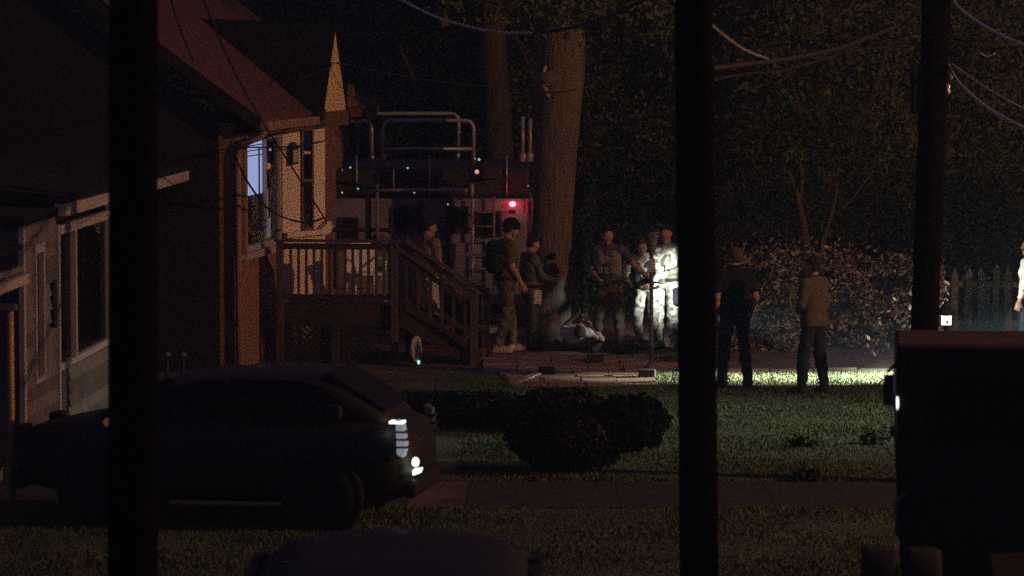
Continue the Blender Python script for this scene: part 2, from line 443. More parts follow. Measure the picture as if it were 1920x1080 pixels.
# the thick tree beside the rail truck
Yt = 53.0; b0 = at(1038, 640, Yt)
def T(px, py, Y=Yt, base=b0): return at(px, py, Y) - Vector((base.x, base.y, 0))
bt = tree('shade_tree', 'thick pale trunked tree with a sawn limb stub beside the rail truck', (b0.x, b0.y, 0),
     [T(1028, 660), T(1030, 625), T(1031, 590), T(1032, 500), T(1035, 400), T(1040, 300), T(1046, 215), T(1050, 140), T(1054, 70), T(1060, 0), T(1070, -130)],
     [.43, .36, .315, .305, .305, .32, .335, .36, .35, .30, .24],
     [([T(1070, 60), T(1110, -20), T(1170, -110), T(1250, -230)], [.15, .13, .1, .06]), ([T(1055, 40), T(1020, -40), T(960, -120), T(900, -200)], [.17, .13, .1, .06]), ([T(1072, -110), T(1085, -220), T(1080, -330)], [.2, .15, .09])],
     [((0, .3, 7.4), (2.6, 2.0, 1.5), 130, 28, .2), ((-.9, .1, 5.75), (1.6, .8, .5), 30, 26, .16, .1), ((1.3, .1, 5.7), (1.3, .8, .6), 36, 26, .16, .1), ((-.2, -1.0, 5.0), (1.7, .4, .28), 24, 26, .13, .1), ((1.3, -.6, 4.95), (.7, .4, .35), 14, 26, .13, .1)], M['bark'], M['leaf'], .075)
stub = MB().tube([T(1042, 150, 52.8), T(1026, 145, 52.55), T(1018, 152, 52.45)], [.14, .12, .11], 12).build('limb_stub', M['bark'], bt)
MB().tube([T(1024, 122, 52.5), T(1018, 140, 52.5), T(1020, 160, 52.5), T(1029, 182, 52.52)], [.02, .03, .035, .03], 8).build('bark_ridge', M['cut_wood'], bt)
MB().ball(T(1031, 152, 52.62), (.085, .05, .13)).build('knot_hole', M['dark_bark'], bt)
Y2 = 62.0; b2 = at(938, 560, Y2)
def T2(px, py): return at(px, py, Y2) - Vector((b2.x, b2.y, 0))
tree('dark_tree', 'slimmer brown trunk rising behind the rail truck', (b2.x, b2.y, 0), [T2(940, 580), T2(938, 400), T2(936, 290), T2(930, 180), T2(924, 70), T2(918, -60)], [.30, .26, .25, .24, .22, .18],
     [([T2(925, 60), T2(890, -30), T2(840, -120)], [.1, .08, .05]), ([T2(926, 80), T2(960, 0), T2(1000, -90)], [.1, .08, .05])],
     [((-.3, 0, 6.6), (2.4, 1.6, 1.3), 70, 28, .2), ((-1.2, -.3, 5.5), (1.4, .6, .35), 14, 24, .15, .1)], M['dark_bark'], M['leaf'], .08)
Y3 = 52.5
def thin(px0, lab, pts, rs, limbs=()):
    b = at(px0, 620, Y3)
    f = lambda q: at(q[0], q[1], Y3) - Vector((b.x, b.y, 0))
    tree('sapling', lab, (b.x, b.y, 0), [f(q) for q in pts], rs, [([f(q) for q in l], r) for l, r in limbs],
         [(tuple(f((pts[-1][0], pts[-1][1] - 60))), (.9, .6, .7), 26, 20, .13, .1)], M['dark_bark'], M['dark_leaf'], .05, group='slim saplings behind the hedge')
thin(1513, 'slim leaning sapling behind the man in the tan jacket', [(1514, 620), (1513, 480), (1506, 420), (1494, 365), (1478, 320)], [.08, .075, .06, .05, .03], [([(1498, 380), (1504, 340), (1500, 300)], [.035, .03, .02])])
thin(1540, 'thin sapling right of the slim leaning one', [(1538, 620), (1540, 460), (1556, 410), (1568, 360), (1572, 300)], [.05, .045, .04, .03, .02], [([(1556, 410), (1600, 370), (1630, 330)], [.025, .02, .012])])
# woods behind
specs = [(-7.5, 66, 'far dark tree behind the house roof'), (-4.2, 70, 'far dark tree above the rail truck, left of the brown trunk'), (-1.2, 66, 'far dark tree above the rail truck beside the brown trunk'), (1.3, 63, 'far dark tree between the thick tree and the thick utility pole'),
         (3.6, 62, 'broad dim tree right of the thick utility pole'), (5.4, 60, 'broad dim tree between the utility poles'), (7.4, 62, 'broad dim tree behind the tapered utility pole'), (9.8, 64, 'far dim tree at the right edge above the picket fence'), (12.5, 66, 'far dim tree beyond the right edge')]
for i, (x, y, lab) in enumerate(specs):
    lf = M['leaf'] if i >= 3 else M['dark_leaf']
    tree('woodland_tree', lab, (x, y, 0), [(0, 0, -.1), (.05, 0, 1.5), (random.uniform(-.2, .2), 0, 3.2), (random.uniform(-.4, .4), 0, 6)], [.2, .16, .13, .06],
         [([(.03, 0, 2.2), (random.uniform(.3, .8), -.3, 3.6), (random.uniform(.8, 1.3), -.5, 5)], [.08, .06, .03]), ([(.03, 0, 1.8), (random.uniform(-.8, -.3), -.3, 3.2), (random.uniform(-1.3, -.8), -.5, 4.6)], [.08, .06, .03])],
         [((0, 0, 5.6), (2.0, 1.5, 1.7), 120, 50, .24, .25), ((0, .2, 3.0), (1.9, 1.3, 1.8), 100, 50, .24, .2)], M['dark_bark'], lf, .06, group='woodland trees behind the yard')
hl_ = bpy.data.meshes.new('backdrop_slope'); hv = [(-84 + 5.6 * i, 88 + 3 * math.sin(i * 1.7), 0) for i in range(31)] + [(-84 + 5.6 * i, 104, 13 + 2 * math.sin(i * 2.3) + math.sin(i * .9)) for i in range(31)] + [(-84 + 5.6 * i, 182, 13) for i in range(31)]
hl_.from_pydata(hv, [], [(r * 31 + i, r * 31 + i + 1, (r + 1) * 31 + i + 1, (r + 1) * 31 + i) for r in (0, 1) for i in range(30)]); hl_.materials.append(M['dark_leaf'])
tag(link(bpy.data.objects.new('backdrop_slope', hl_)), kind='structure')  # unseen dark slope added to shut out the sky behind the leaves
wd = []
for i in range(26):
    x = -16 + i * 1.35; h = random.uniform(6, 9)
    wd.append(clumps((x, 76 + random.uniform(-2, 2), h * .5), (1.6, 1.2, h * .52), 60, 16, .3, .1))
for i, (x, y, h) in enumerate([(-.9, 60, 1.6), (1.2, 58, 2.3), (2.6, 56.5, 2.4), (4.0, 55, 2.2), (5.5, 55.5, 2.6), (7.0, 55, 2.3), (8.6, 56, 2.5)]):  # bushes added so the lower woods read shaded, by dark leaf colour
    t = thing('added_dark_bush', ['dark bush added as shade behind the rail truck', 'dark bush added as shade right of the thick tree', 'dark bush added as shade, hidden behind the thick utility pole', 'dark bush added as shade behind the slim saplings', 'dark bush added as shade behind the hedge near the tapered pole', 'dark bush added as shade behind the picket fence', 'dark bush added as shade above the right end of the picket fence'][i], 'bush', (x, y, 0), group='dark bushes added to shade the lower trees')
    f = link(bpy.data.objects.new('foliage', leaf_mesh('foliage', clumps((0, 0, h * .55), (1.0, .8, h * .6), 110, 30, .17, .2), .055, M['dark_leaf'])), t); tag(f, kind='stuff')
    MB().tube([(0, 0, -.1), (.05, 0, h * .8)], [.06, .03], 6).build('stem', M['dark_bark'], t)
w_ = link(bpy.data.objects.new('far_woods', leaf_mesh('far_woods', np.concatenate(wd), .17, M['dark_leaf']))); tag(w_, 'dark mass of far woods closing the view behind the trees', 'woods', kind='stuff')

# ------------------------------------------------------------------ shrubs
def shrub(px, py, wpx, hpx, lab, n=130):
    Y = 6650 * 4.5 / (py - 76); s = Y / 6650; x = xat(px, Y)
    t = thing('shrub', lab, 'shrub', (x, Y, 0), group='clipped dark shrubs in front of the patio')
    rx, rz = wpx * s / 2, hpx * s / 2
    d = rng.normal(size=(n * 36, 3)); d /= np.linalg.norm(d, axis=1)[:, None]
    r = rng.uniform(.72, 1.0, len(d)) * (1 + .07 * np.sin(d[:, 0] * 7 + d[:, 2] * 5) + .05 * np.sin(d[:, 1] * 11))
    c = d * r[:, None] * np.array([rx, rx * .9, rz]) + np.array([0, 0, rz * .98]); c = c[c[:, 2] > .01]
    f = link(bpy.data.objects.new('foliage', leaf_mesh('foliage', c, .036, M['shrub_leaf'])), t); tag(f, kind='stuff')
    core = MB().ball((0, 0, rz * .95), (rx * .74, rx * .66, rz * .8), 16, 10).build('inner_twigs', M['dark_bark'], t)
    MB().tube([(0, 0, -.05), (0, 0, rz)], [.05, .04], 6).build('stem', M['dark_bark'], t)
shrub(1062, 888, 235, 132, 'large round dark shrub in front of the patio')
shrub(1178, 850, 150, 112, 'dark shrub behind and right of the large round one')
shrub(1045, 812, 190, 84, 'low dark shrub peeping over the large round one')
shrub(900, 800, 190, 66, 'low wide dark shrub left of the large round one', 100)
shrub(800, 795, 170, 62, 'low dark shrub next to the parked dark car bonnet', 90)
# ================================================================== HOUSE
TH = R(-8.0)
HO = at(440, 700, 47.96); HO.z = 0
H = thing('house', 'dark house with a steep gable, lit window and low sided wing', 'house', tuple(HO), TH)
# local x = outwards (to the right), y = along the facade (away), z = up
EZ = 3.38
# facade wall round the window opening (y .5-3.0, z 1.55-3.2)
w = MB(); w.bx(-.2, 0, 0, .5, 1.45, EZ); MB.bx(w, -.2, 0, 3.0, 8.5, .0, EZ); w.bx(-.2, 0, .5, 3.0, 0, 1.5); w.bx(-.2, 0, .5, 3.0, 3.2, EZ); w.bx(-.2, 0, 0, .5, 0, 1.45)
w.build('wall', M['brick'], H)
# gable wall towards the camera
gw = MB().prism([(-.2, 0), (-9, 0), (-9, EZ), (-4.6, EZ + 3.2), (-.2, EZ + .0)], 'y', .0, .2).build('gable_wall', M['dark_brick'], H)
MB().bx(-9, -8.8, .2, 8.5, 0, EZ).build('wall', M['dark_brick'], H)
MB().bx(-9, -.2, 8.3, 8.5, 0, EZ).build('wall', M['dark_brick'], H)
sl = .73
def roof_slab(name, a, b, y0, y1, th, m, par):
    (xa, za), (xb, zb) = a, b
    return MB().prism([(xa, za), (xb, zb), (xb, zb + th), (xa, za + th)], 'y', y0, y1).build(name, m, par)
rz0 = EZ + .06 - .42 * sl + .30
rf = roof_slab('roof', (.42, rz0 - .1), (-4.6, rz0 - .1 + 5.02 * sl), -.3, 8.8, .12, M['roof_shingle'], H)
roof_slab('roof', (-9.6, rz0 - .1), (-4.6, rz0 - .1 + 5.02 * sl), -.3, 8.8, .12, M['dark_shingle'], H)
MB().prism([(.44, rz0 - .16), (-4.6, rz0 - .16 + 5.04 * sl), (-4.6, rz0 + .03 + 5.04 * sl), (.44, rz0 + .03)], 'y', -.34, -.303).build('barge_board', M['dark_brick'], H)
# gutter and downspout
MB().bx(.44, .54, -.28, 3.3, rz0 - .14, rz0 - .02).build('gutter', M['gutter_metal'], H)
MB().tube([(.46, -.05, rz0 - .12), (.40, -.05, rz0 - .22), (.12, -.05, rz0 - .34), (.07, -.05, rz0 - .5), (.07, -.05, 2.0), (.07, -.05, .1)], .045, 8).build('downspout', M['gutter_metal'], H)
MB().bx(.012, .16, .02, .16, 1.6, 3.25).build('corner_board', M['gutter_metal'], H)
MB().bx(.43, .01, .15, 3.4, rz0 - .2, rz0 - .165).build('soffit', M['brown_paint'], H)
# window with lit blind
wn = MB(); 
wn.bx(-.05, .02, .5, .54, 1.6, 3.2); wn.bx(-.05, .035, 2.92, 3.0, 1.6, 3.2); wn.bx(-.05, .036, .58, 2.92, 3.12, 3.2); wn.bx(-.05, .036, .58, 2.92, 1.6, 1.68); wn.bx(-.045, .02, 2.0, 2.08, 1.68, 3.12)
wf = wn.build('window', M['trim_paint'], H)
MB().bx(-.012, -.006, .58, 2.0, 1.68, 3.12).build('pane', M['window_glass'], wf)
MB().bx(-.012, -.006, 2.08, 2.92, 1.68, 3.12).build('pane', M['window_glass'], wf)
MB().bx(0, .09, .46, 3.04, 1.5, 1.6).build('window_sill', M['trim_paint'], wf)
MB().bx(-.035, -.025, .545, 1.97, 2.36, 3.11).build('blind', M['blind_glow'], wf)
for z in (2.90, 2.97, 3.04): MB().bx(-.022, -.018, .56, 1.95, z, z + .014).build('blind_slat', M['interior_dark'], wf)
MB().bx(-.022, -.016, 1.70, 1.78, 2.36, 3.0).build('blind_cord', M['interior_dark'], wf)
MB().bx(-.16, -.14, .62, 2.9, 1.68, 3.1).build('dark_room', M['interior_dark'], wf)
MB().bx(-.05, -.04, 2.15, 2.45, 2.0, 2.4).build('curtain', M['curtain_glow'], wf)
MB().bx(-.05, -.04, 2.2, 2.6, 1.7, 1.98).build('curtain', M['curtain_glow'], wf)
MB().ball((-.05, 2.4, 2.72), (.03, .25, .05)).build('lampshade', M['amber_glow'], wf)
MB().ball((-.04, 2.15, 2.95), (.02, .035, .03)).build('bulb', M['white_glow'], wf)
MB().ball((-.04, 2.6, 2.95), (.02, .03, .02)).build('bulb', M['point_glow'], wf)
# entry bay, its near side canted towards the yard
BW = .70
def cant(o): o.location = (0.0, 3.26, 0); o.rotation_euler = (0, 0, R(40)); return o
bay = MB(); bay.bx(0, BW, 0, .06, .8, 1.75); bay.bx(0, .30, 0, .06, 1.75, EZ); bay.bx(.50, BW, 0, .06, 1.75, EZ); bay.bx(.30, .50, 0, .06, 3.25, EZ)
cant(bay.build('bay_wall', M['cream_paint'], H))
MB().bx(.0, .06, 4.3, 5.2, .82, 2.9).build('entry_door', M['brown_paint'], H)
bwf = MB(); bwf.bx(.302, .33, -.035, .04, 1.75, 3.25); bwf.bx(.47, .498, -.035, .04, 1.75, 3.25); bwf.bx(.33, .47, -.03, .04, 3.2, 3.25); bwf.bx(.33, .47, -.032, .04, 2.45, 2.5); bwf.bx(.33, .47, -.035, .04, 1.752, 1.8)
bw = cant(bwf.build('bay_window', M['brown_paint'], H))
MB().bx(.33, .47, .02, .026, 1.8, 3.2).build('pane', M['window_glass'], bw)
MB().bx(.31, .49, .10, .12, 1.75, 3.25).build('dark_room', M['interior_dark'], bw)
MB().bx(.33, .47, 0, .015, 2.86, 2.90).build('glazing_bar', M['cream_paint'], bw)
cant(MB().prism([(-.0, 1.66), (BW, 1.70), (BW + .06, 1.82), (BW, 1.90), (.55, 1.76), (.0, 1.73)], 'y', -.14, -.005).build('bay_sill', M['cream_paint'], H))
ln = cant(MB().bx(.10, .20, -.12, -.01, 2.72, 2.95).build('wall_lantern', M['lamp_black'], H))
MB().prism([(.08, 2.95), (.22, 2.95), (.15, 3.04)], 'y', -.12, -.01).build('lantern_cap', M['lamp_black'], ln)
MB().bx(.11, .19, -.13, -.122, 2.75, 2.92).build('lantern_pane', M['trim_paint'], ln)
# cross gable over the bay
gx = .56; yc = 4.36; hw = .90; ez = 3.47; rz = 4.70
xr = -1.45
MB().prism([(yc - hw, ez), (yc + hw, ez), (yc, rz - .02)], 'x', gx - .06, gx).build('front_gable', M['gable_paint'], H)
nr = MB(); th = .06
nr.add([(xr, yc, rz + .06), (gx + .02, yc, rz), (gx + .02, yc - hw - .12, ez - .12), (-.0 - .05, yc - hw - .12, ez - .1), (xr, yc, rz + .12), (gx + .02, yc, rz + .06), (gx + .02, yc - hw - .12, ez - .06), (-.05, yc - hw - .12, ez - .04)],
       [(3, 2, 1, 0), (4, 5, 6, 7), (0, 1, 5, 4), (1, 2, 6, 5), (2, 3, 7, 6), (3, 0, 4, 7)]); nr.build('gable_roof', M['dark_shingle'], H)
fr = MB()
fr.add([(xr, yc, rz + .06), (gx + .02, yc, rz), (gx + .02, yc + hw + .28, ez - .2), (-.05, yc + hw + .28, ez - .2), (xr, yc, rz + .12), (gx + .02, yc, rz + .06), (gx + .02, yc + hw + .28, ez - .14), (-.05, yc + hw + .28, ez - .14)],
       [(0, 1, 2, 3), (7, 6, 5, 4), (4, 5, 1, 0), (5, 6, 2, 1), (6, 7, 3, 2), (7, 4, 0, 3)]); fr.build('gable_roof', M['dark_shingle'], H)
MB().prism([(yc + hw - .1, ez + .05), (yc + hw + .25, ez + .05), (yc + hw + .0, ez + .38)], 'x', gx + .03, gx + .12).build('eave_return', M['brown_paint'], H)
MB().bx(gx - .06, gx + .05, yc - hw + .02, yc + hw - .05, ez - .22, ez - .005).build('fascia', M['brown_paint'], H)

# ------------------------------------------------------------------ low sided wing
WO = at(42, 700, 36.0); ang = -math.atan2(.55, 13.0)
Mh = Matrix.Translation(HO) @ Matrix.Rotation(TH, 4, 'Z')
WG = thing('sided_wing', 'low wing with pale lap siding and large dark windows at the left', 'building', (WO.x, WO.y, 0), ang)
ZT = 2.62
wc = MB(); wc.bx(-.24, -.02, .0, .62, .2, ZT); wc.bx(-.24, -.02, 1.05, 2.0, .2, ZT); wc.bx(-.24, -.02, .62, 1.05, .2, .95); wc.bx(-.24, -.02, .62, 1.05, 2.35, ZT); wc.bx(-.24, -.02, 2.0, 5.7, .0, 1.0); wc.bx(-.24, -.02, 5.7, 5.76, 0, ZT)
wc.bx(-4, -.24, 0, .15, .0, ZT)
wc.build('wing_wall', M['siding_paint'], WG)
def board(y0, y1, z):
    L = y1 - y0
    return MB().prism([(-.018, z), (.034, z), (.004, z + .142), (-.018, z + .142)], 'y', y0, y1)
for k in range(17):
    z = .22 + k * .143
    spans = [(.06, .60), (1.07, 1.95)] if .95 - .1 < z < 2.33 else [(.06, 1.95)]
    for y0, y1 in spans: board(y0, y1, z).build('siding_board', M[random.choice(('siding_paint', 'siding_paint', 'siding_lap_shade'))], WG)
for k in range(5): 
    board(2.75, 5.55, .2 + k * .143).build('siding_board', M[random.choice(('siding_paint', 'siding_lap_shade'))], WG)
MB().bx(-2.4, -2.2, 5.76, 11.9, 0, ZT).build('porch_wall', M['dark_brick'], WG)
MB().bx(-.02, .035, -.06, .055, .2, ZT).build('corner_board', M['trim_paint'], WG)
MB().bx(-.02, .045, 5.62, 5.775, .2, ZT).build('corner_board', M['trim_paint'], WG)
f1 = MB().bx(-.02, .05, .56, .63, .95, 2.4); f1.bx(-.02, .05, 1.04, 1.11, .95, 2.4); f1.bx(-.02, .052, .63, 1.04, 2.3, 2.4); f1.bx(-.02, .052, .63, 1.04, .95, 1.0)
f1 = f1.build('window', M['trim_paint'], WG)
MB().bx(-.012, -.006, .63, 1.04, 1.0, 2.3).build('pane', M['window_glass'], f1)
MB().bx(-.2, -.18, .5, 1.2, .9, 2.35).build('dark_room', M['interior_dark'], f1)
MB().bx(.024, .05, 1.62, 1.82, 1.45, 1.95).build('shutter', M['lamp_black'], WG)
f2 = MB(); f2.bx(-.02, .05, 1.96, 2.06, .2, ZT - .1); f2.bx(-.02, .05, 3.05, 3.15, .95, ZT - .1); f2.bx(-.02, .05, 5.5, 5.61, .95, ZT - .1); f2.bx(-.02, .06, 2.06, 5.6, ZT - .2, ZT - .1); f2.bx(-.02, .052, 2.06, 5.5, .95, 1.02)
f2 = f2.build('window', M['trim_paint'], WG)
MB().bx(-.012, -.006, 2.06, 3.05, 1.02, ZT - .2).build('pane', M['window_glass'], f2)
MB().bx(-.012, -.006, 3.15, 5.5, 1.02, ZT - .2).build('pane', M['window_glass'], f2)
MB().bx(-.5, -.48, 2.0, 5.6, .9, ZT - .1).build('dark_room', M['interior_dark'], f2)
MB().ball((-.3, 2.5, 2.25), (.03, .08, .03)).build('pilot_lamp', M['blue_glow'], f2)
for y0, y1, z0, z1 in ((4.7, 5.1, 1.6, 2.2), (2.7, 2.9, 1.1, 1.9)): MB().bx(-.3, -.28, y0, y1, z0, z1).build('curtain', M['brown_paint'], f2)
MB().bx(.0, .13, 2.0, 11.9, ZT + .0, ZT + .13).build('wing_gutter', M['trim_paint'], WG)
MB().prism([(.12, ZT + .14), (-4.4, ZT + .50), (-4.4, ZT + .6), (.12, ZT + .22)], 'y', 2.0, 11.9).build('wing_roof', M['dark_shingle'], WG)
MB().prism([(.05, ZT + .005), (-4.4, ZT + .02), (-4.4, ZT + .12), (.05, ZT + .1)], 'y', -.1, 1.95).build('wing_roof', M['dark_shingle'], WG)

# ------------------------------------------------------------------ open porch at the far left
PY = 33.85
pz = at(20, 570, PY).z; pcx = at(20, 700, PY).x
po = thing('open_porch', 'small open porch roof on a yellow lit post at the left edge', 'porch', (pcx, PY, 0))
MB().tube([(0, 0, .04), (.0, 0, pz)], .034, 10).build('post', M['post_yellow'], po)
MB().lathe([(.09, 0), (.085, .03), (.05, .05)], n=14).build('post_base', M['deck_wood'], po)
a0 = Vector((-.24, -1.2, pz + .12)); a1 = Vector((-.12, 1.9, pz + .12))
MB().beam(a0, a1, .10, .10).build('gutter', M['trim_paint'], po)
MB().beam(a0 + Vector((-.05, 0, .10)), a1 + Vector((-.05, 0, .10)), .07, .06).build('drip_edge', M['siding_paint'], po)
MB().beam(a0 + Vector((-.95, 0, .32)), a1 + Vector((-.95, 0, .32)), 1.9, .05).build('porch_roof', M['dark_shingle'], po)
MB().bx(-2.2, .06, -.05, .05, pz - .06, pz - .0).build('beam', M['siding_paint'], po)

# ------------------------------------------------------------------ deck with stairs
DK = thing('porch_deck', 'brown wooden porch deck with railing and stairs down to the right', 'deck', tuple(HO), TH)
x0, x1, y0, y1, fz = .30, 1.95, 1.6, 2.85, .80
bd = MB().bx(x0, x1, -.068, .068, -.015, .015).mesh('deck_board', M['deck_wood'])
for i in range(9): inst('deck_board', bd, (0, y0 + .07 + i * .1415, fz + random.uniform(-.002, .002)), DK)
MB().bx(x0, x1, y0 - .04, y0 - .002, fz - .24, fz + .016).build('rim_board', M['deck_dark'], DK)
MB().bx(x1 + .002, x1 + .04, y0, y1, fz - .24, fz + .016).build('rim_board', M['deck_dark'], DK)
def post(x, y, z0, z1, m='deck_wood', s=.09): MB().bx(x - s / 2, x + s / 2, y - s / 2, y + s / 2, z0, z1).build('post', M[m], DK)
post(x0 + .02, y0 - .09, 0, 1.70); post(x1 - .01, y0 - .09, 0, 1.70); post(x1 - .01, y0 + 1.12, 0, 1.70); post(1.1, y0 - .09, 0, .55, 'deck_dark')
MB().bx(x0 - .05, x1 + .06, y0 - .16, y0 - .02, 1.70, 1.735).build('rail', M['deck_wood'], DK)
MB().bx(x0 + .07, x1 - .06, y0 - .115, y0 - .075, 1.60, 1.68).build('rail', M['deck_dark'], DK)
MB().bx(x0 + .07, x1 - .06, y0 - .115, y0 - .075, .90, .97).build('rail', M['deck_dark'], DK)
bal = MB().bx(-.018, .018, -.018, .018, .97, 1.60).mesh('baluster', M['deck_wood'])
n = 13
for i in range(n): inst('baluster', bal, (x0 + .12 + (i + .5) * (x1 - x0 - .22) / n, y0 - .095, 0), DK)
# stairs
nst = 4; run = .265; sx0 = x1 + .05; ys0, ys1 = y0 - .02, y0 + 1.06
for i in range(nst):
    zt = fz * (nst - i - 1) / nst + .17 if i < nst else 0
    xs = sx0 + i * run
    ztop = fz - (i + 1) * fz / (nst + 1)
    MB().bx(xs - .02, xs + run + .03, ys0 + .05, ys1 - .05, ztop - .035, ztop).build('tread', M['deck_wood'], DK)
    MB().bx(xs + run - .03, xs + run - .005, ys0 + .05, ys1 - .05, ztop - .195, ztop - .037).build('riser', M['deck_wood'], DK)
xe = sx0 + nst * run
for yy in (ys0, ys1):
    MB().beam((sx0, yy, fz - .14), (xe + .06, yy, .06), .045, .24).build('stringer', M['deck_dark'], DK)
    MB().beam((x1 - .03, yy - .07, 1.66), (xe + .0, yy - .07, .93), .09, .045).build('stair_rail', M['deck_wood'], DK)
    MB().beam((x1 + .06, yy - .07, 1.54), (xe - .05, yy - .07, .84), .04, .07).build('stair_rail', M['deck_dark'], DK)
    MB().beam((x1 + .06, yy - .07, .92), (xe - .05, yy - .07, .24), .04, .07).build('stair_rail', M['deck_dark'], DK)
    post(xe + .0, yy - .07, 0, 1.0, 'deck_wood', .10)
    slope = (.93 - 1.66) / (xe - x1 + .03)
    sb = MB().bx(-.018, .018, -.018, .018, 0, .60).mesh('baluster', M['deck_wood'])
    for i in range(6):
        xx = x1 + .16 + i * .165; inst('baluster', sb, (xx, yy - .07, .92 + (xx - x1) * slope + .03), DK)
# lattice under the deck: crossed slats with diamond gaps
zl0, zl1 = .04, .52
la = bpy.data.objects.new('lattice', None); link(la, DK)
for k, sg in ((0, 1), (1, -1)):
    xx = x0 - .4
    while xx < x1:
        a = (xx, zl0) if sg > 0 else (xx, zl1); b = (xx + (zl1 - zl0), zl1 if sg > 0 else zl0)
        if not (a[0] < x0 or b[0] > x1 - .02):
            yk = y0 - .03 - k * .012
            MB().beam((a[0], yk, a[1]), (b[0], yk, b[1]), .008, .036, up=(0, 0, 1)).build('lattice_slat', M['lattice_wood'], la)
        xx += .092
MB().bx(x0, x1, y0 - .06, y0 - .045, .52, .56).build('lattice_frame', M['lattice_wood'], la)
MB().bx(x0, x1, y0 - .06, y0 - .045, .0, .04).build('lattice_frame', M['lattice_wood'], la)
# white chair on the deck
def hl(x, y, z): return Mh @ Vector((x, y, z))
ch = thing('patio_chair', 'white plastic patio chair on the deck behind the balusters', 'chair', tuple(hl(1.38, 2.3, fz + .016)), TH + .5)
MB().bx(-.22, .22, -.22, .22, .38, .41).build('seat', M['white_plastic'], ch, bevel=.01)
MB().prism([(-.21, .41), (.21, .41), (.23, .72), (.15, .82), (-.15, .82), (-.23, .72)], 'y', .20, .235).build('backrest', M['white_plastic'], ch, bevel=.01)
for sx in (-1, 1):
    for sy in (-1, 1): MB().tube([(sx * .19, sy * .19, .38), (sx * .23, sy * .23, 0)], [.022, .018], 8).build('leg', M['white_plastic'], ch)
    MB().tube([(sx * .22, .21, .62), (sx * .25, 0, .60), (sx * .24, -.2, .58), (sx * .22, -.21, .40)], .02, 8).build('armrest', M['white_plastic'], ch)
# pale round wheel under the stairs
wl = at(780, 688, 48.9)
wh = thing('hose_wheel', 'small pale wheel with a green reflector leaning under the stairs', 'wheel', (wl.x, wl.y, 0), R(72))
MB().lathe([(.155, -.02), (.185, -.025), (.185, .025), (.155, .02)], (0, 0, .24), 24, 'y').build('rim', M['trim_paint'], wh)
MB().lathe([(.02, -.012), (.15, -.012), (.15, .012), (.02, .012)], (0, 0, .24), 20, 'y').build('disc', M['rim_metal'], wh)
MB().ball((0, -.04, .06), (.022, .02, .03)).build('reflector', M['green_glint'], wh)  # green glint of the reflector put in as emission
# two pale stake markers in front of the wing
for px, py, lab in ((313, 690, 'short pale topped stake near the wing, left of its pair'), (343, 680, 'short pale topped stake near the wing, right of its pair')):
    p = at(px, py, 46.5); t = thing('garden_stake', lab, 'stake', (p.x, p.y, 0), group='garden stakes by the wing')
    zt = at(px, 668, 46.5).z
    MB().tube([(0, 0, 0), (0, 0, zt)], .03, 8).build('stake', M['lamp_black'], t); MB().lathe([(.05, zt), (.055, zt + .03), (.03, zt + .06)], n=10).build('cap', M['lamp_grey'], t)
# ================================================================== RAIL TRUCK
TY = 55.0
tx0, tx1 = xat(612, TY) - .55, xat(1000, TY)
TK = thing('rail_truck', 'dark boxy truck with tubular roof rails parked behind the officers', 'truck', ((tx0 + tx1) / 2, TY, 0))
tw = (tx1 - tx0) / 2; tcx = (tx0 + tx1) / 2
def tz(py, Y=TY): return at(900, py, Y).z
def txx(px, Y=TY): return at(px, 500, Y).x - tcx
MB().bx(-tw, tw, .02, 5.0, .55, tz(372)).build('body', M['truck_body'], TK, bevel=.04)
MB().bx(-tw + .06, tw - .06, .25, 4.9, tz(372), tz(318)).build('upper_body', M['truck_dark'], TK, bevel=.05)
MB().bx(-tw + .1, tw - .1, .1, 4.8, .35, .55).build('chassis', M['truck_dark'], TK)
for px0, px1, pya, pyb in ((640, 668, 412, 446), (738, 782, 392, 432), (848, 874, 392, 432), (898, 936, 400, 440)):
    f = MB(); a, b_, c_, d_ = txx(px0), txx(px1), tz(pyb), tz(pya)
    f.bx(a - .04, a, -.02, .0, c_ - .04, d_ + .04); f.bx(b_, b_ + .04, -.02, .0, c_ - .04, d_ + .04); f.bx(a, b_, -.02, .0, d_, d_ + .04); f.bx(a, b_, -.02, .0, c_ - .04, c_)
    f = f.build('window', M['truck_dark'], TK); MB().bx(a, b_, -.012, .018, c_, d_).build('pane', M['car_glass'], f)
dr = MB().bx(txx(700), txx(832), -.03, .018, .75, tz(366)); 
for a, b_ in ((690, 696), (836, 842)): MB().bx(txx(a), txx(b_), -.02, .018, .75, tz(366)).build('door_jamb', M['truck_dark'], TK)
MB().bx(txx(788), txx(794), -.035, .018, .8, tz(380)).build('door_seam', M['truck_dark'], TK)
MB().bx(txx(705), txx(720), -.05, .018, tz(455), tz(440)).build('door_handle', M['steel'], TK)
for z in (.95, 1.25, 1.55): MB().bx(txx(600), txx(880), -.028, .018, z, z + .05).build('body_rib', M['truck_dark'], TK)
MB().bx(txx(997), txx(1008), -.06, .30, tz(455), tz(377)).build('side_panel', M['panel_lilac'], TK)
MB().bx(txx(884), txx(936), -.5, .0, tz(624, 54.6), tz(613, 54.6)).build('rear_step', M['rail_pipe'], TK)
MB().bx(-tw, tw, -.12, .0, .42, .56).build('bumper', M['truck_dark'], TK)
for sx in (-1, 1):
    for yy in (.9, 4.0):
        w = MB().lathe([(.2, -.15), (.46, -.15), (.5, -.08), (.5, .08), (.46, .15), (.2, .15)], (sx * (tw - .18), yy, .5), 20, 'x').build('wheel', M['rubber'], TK)
        MB().lathe([(.05, -.16), (.24, -.13), (.24, .13), (.05, .16)], (sx * (tw - .18), yy, .5), 16, 'x').build('rim', M['rim_metal'], w)
pr = .030
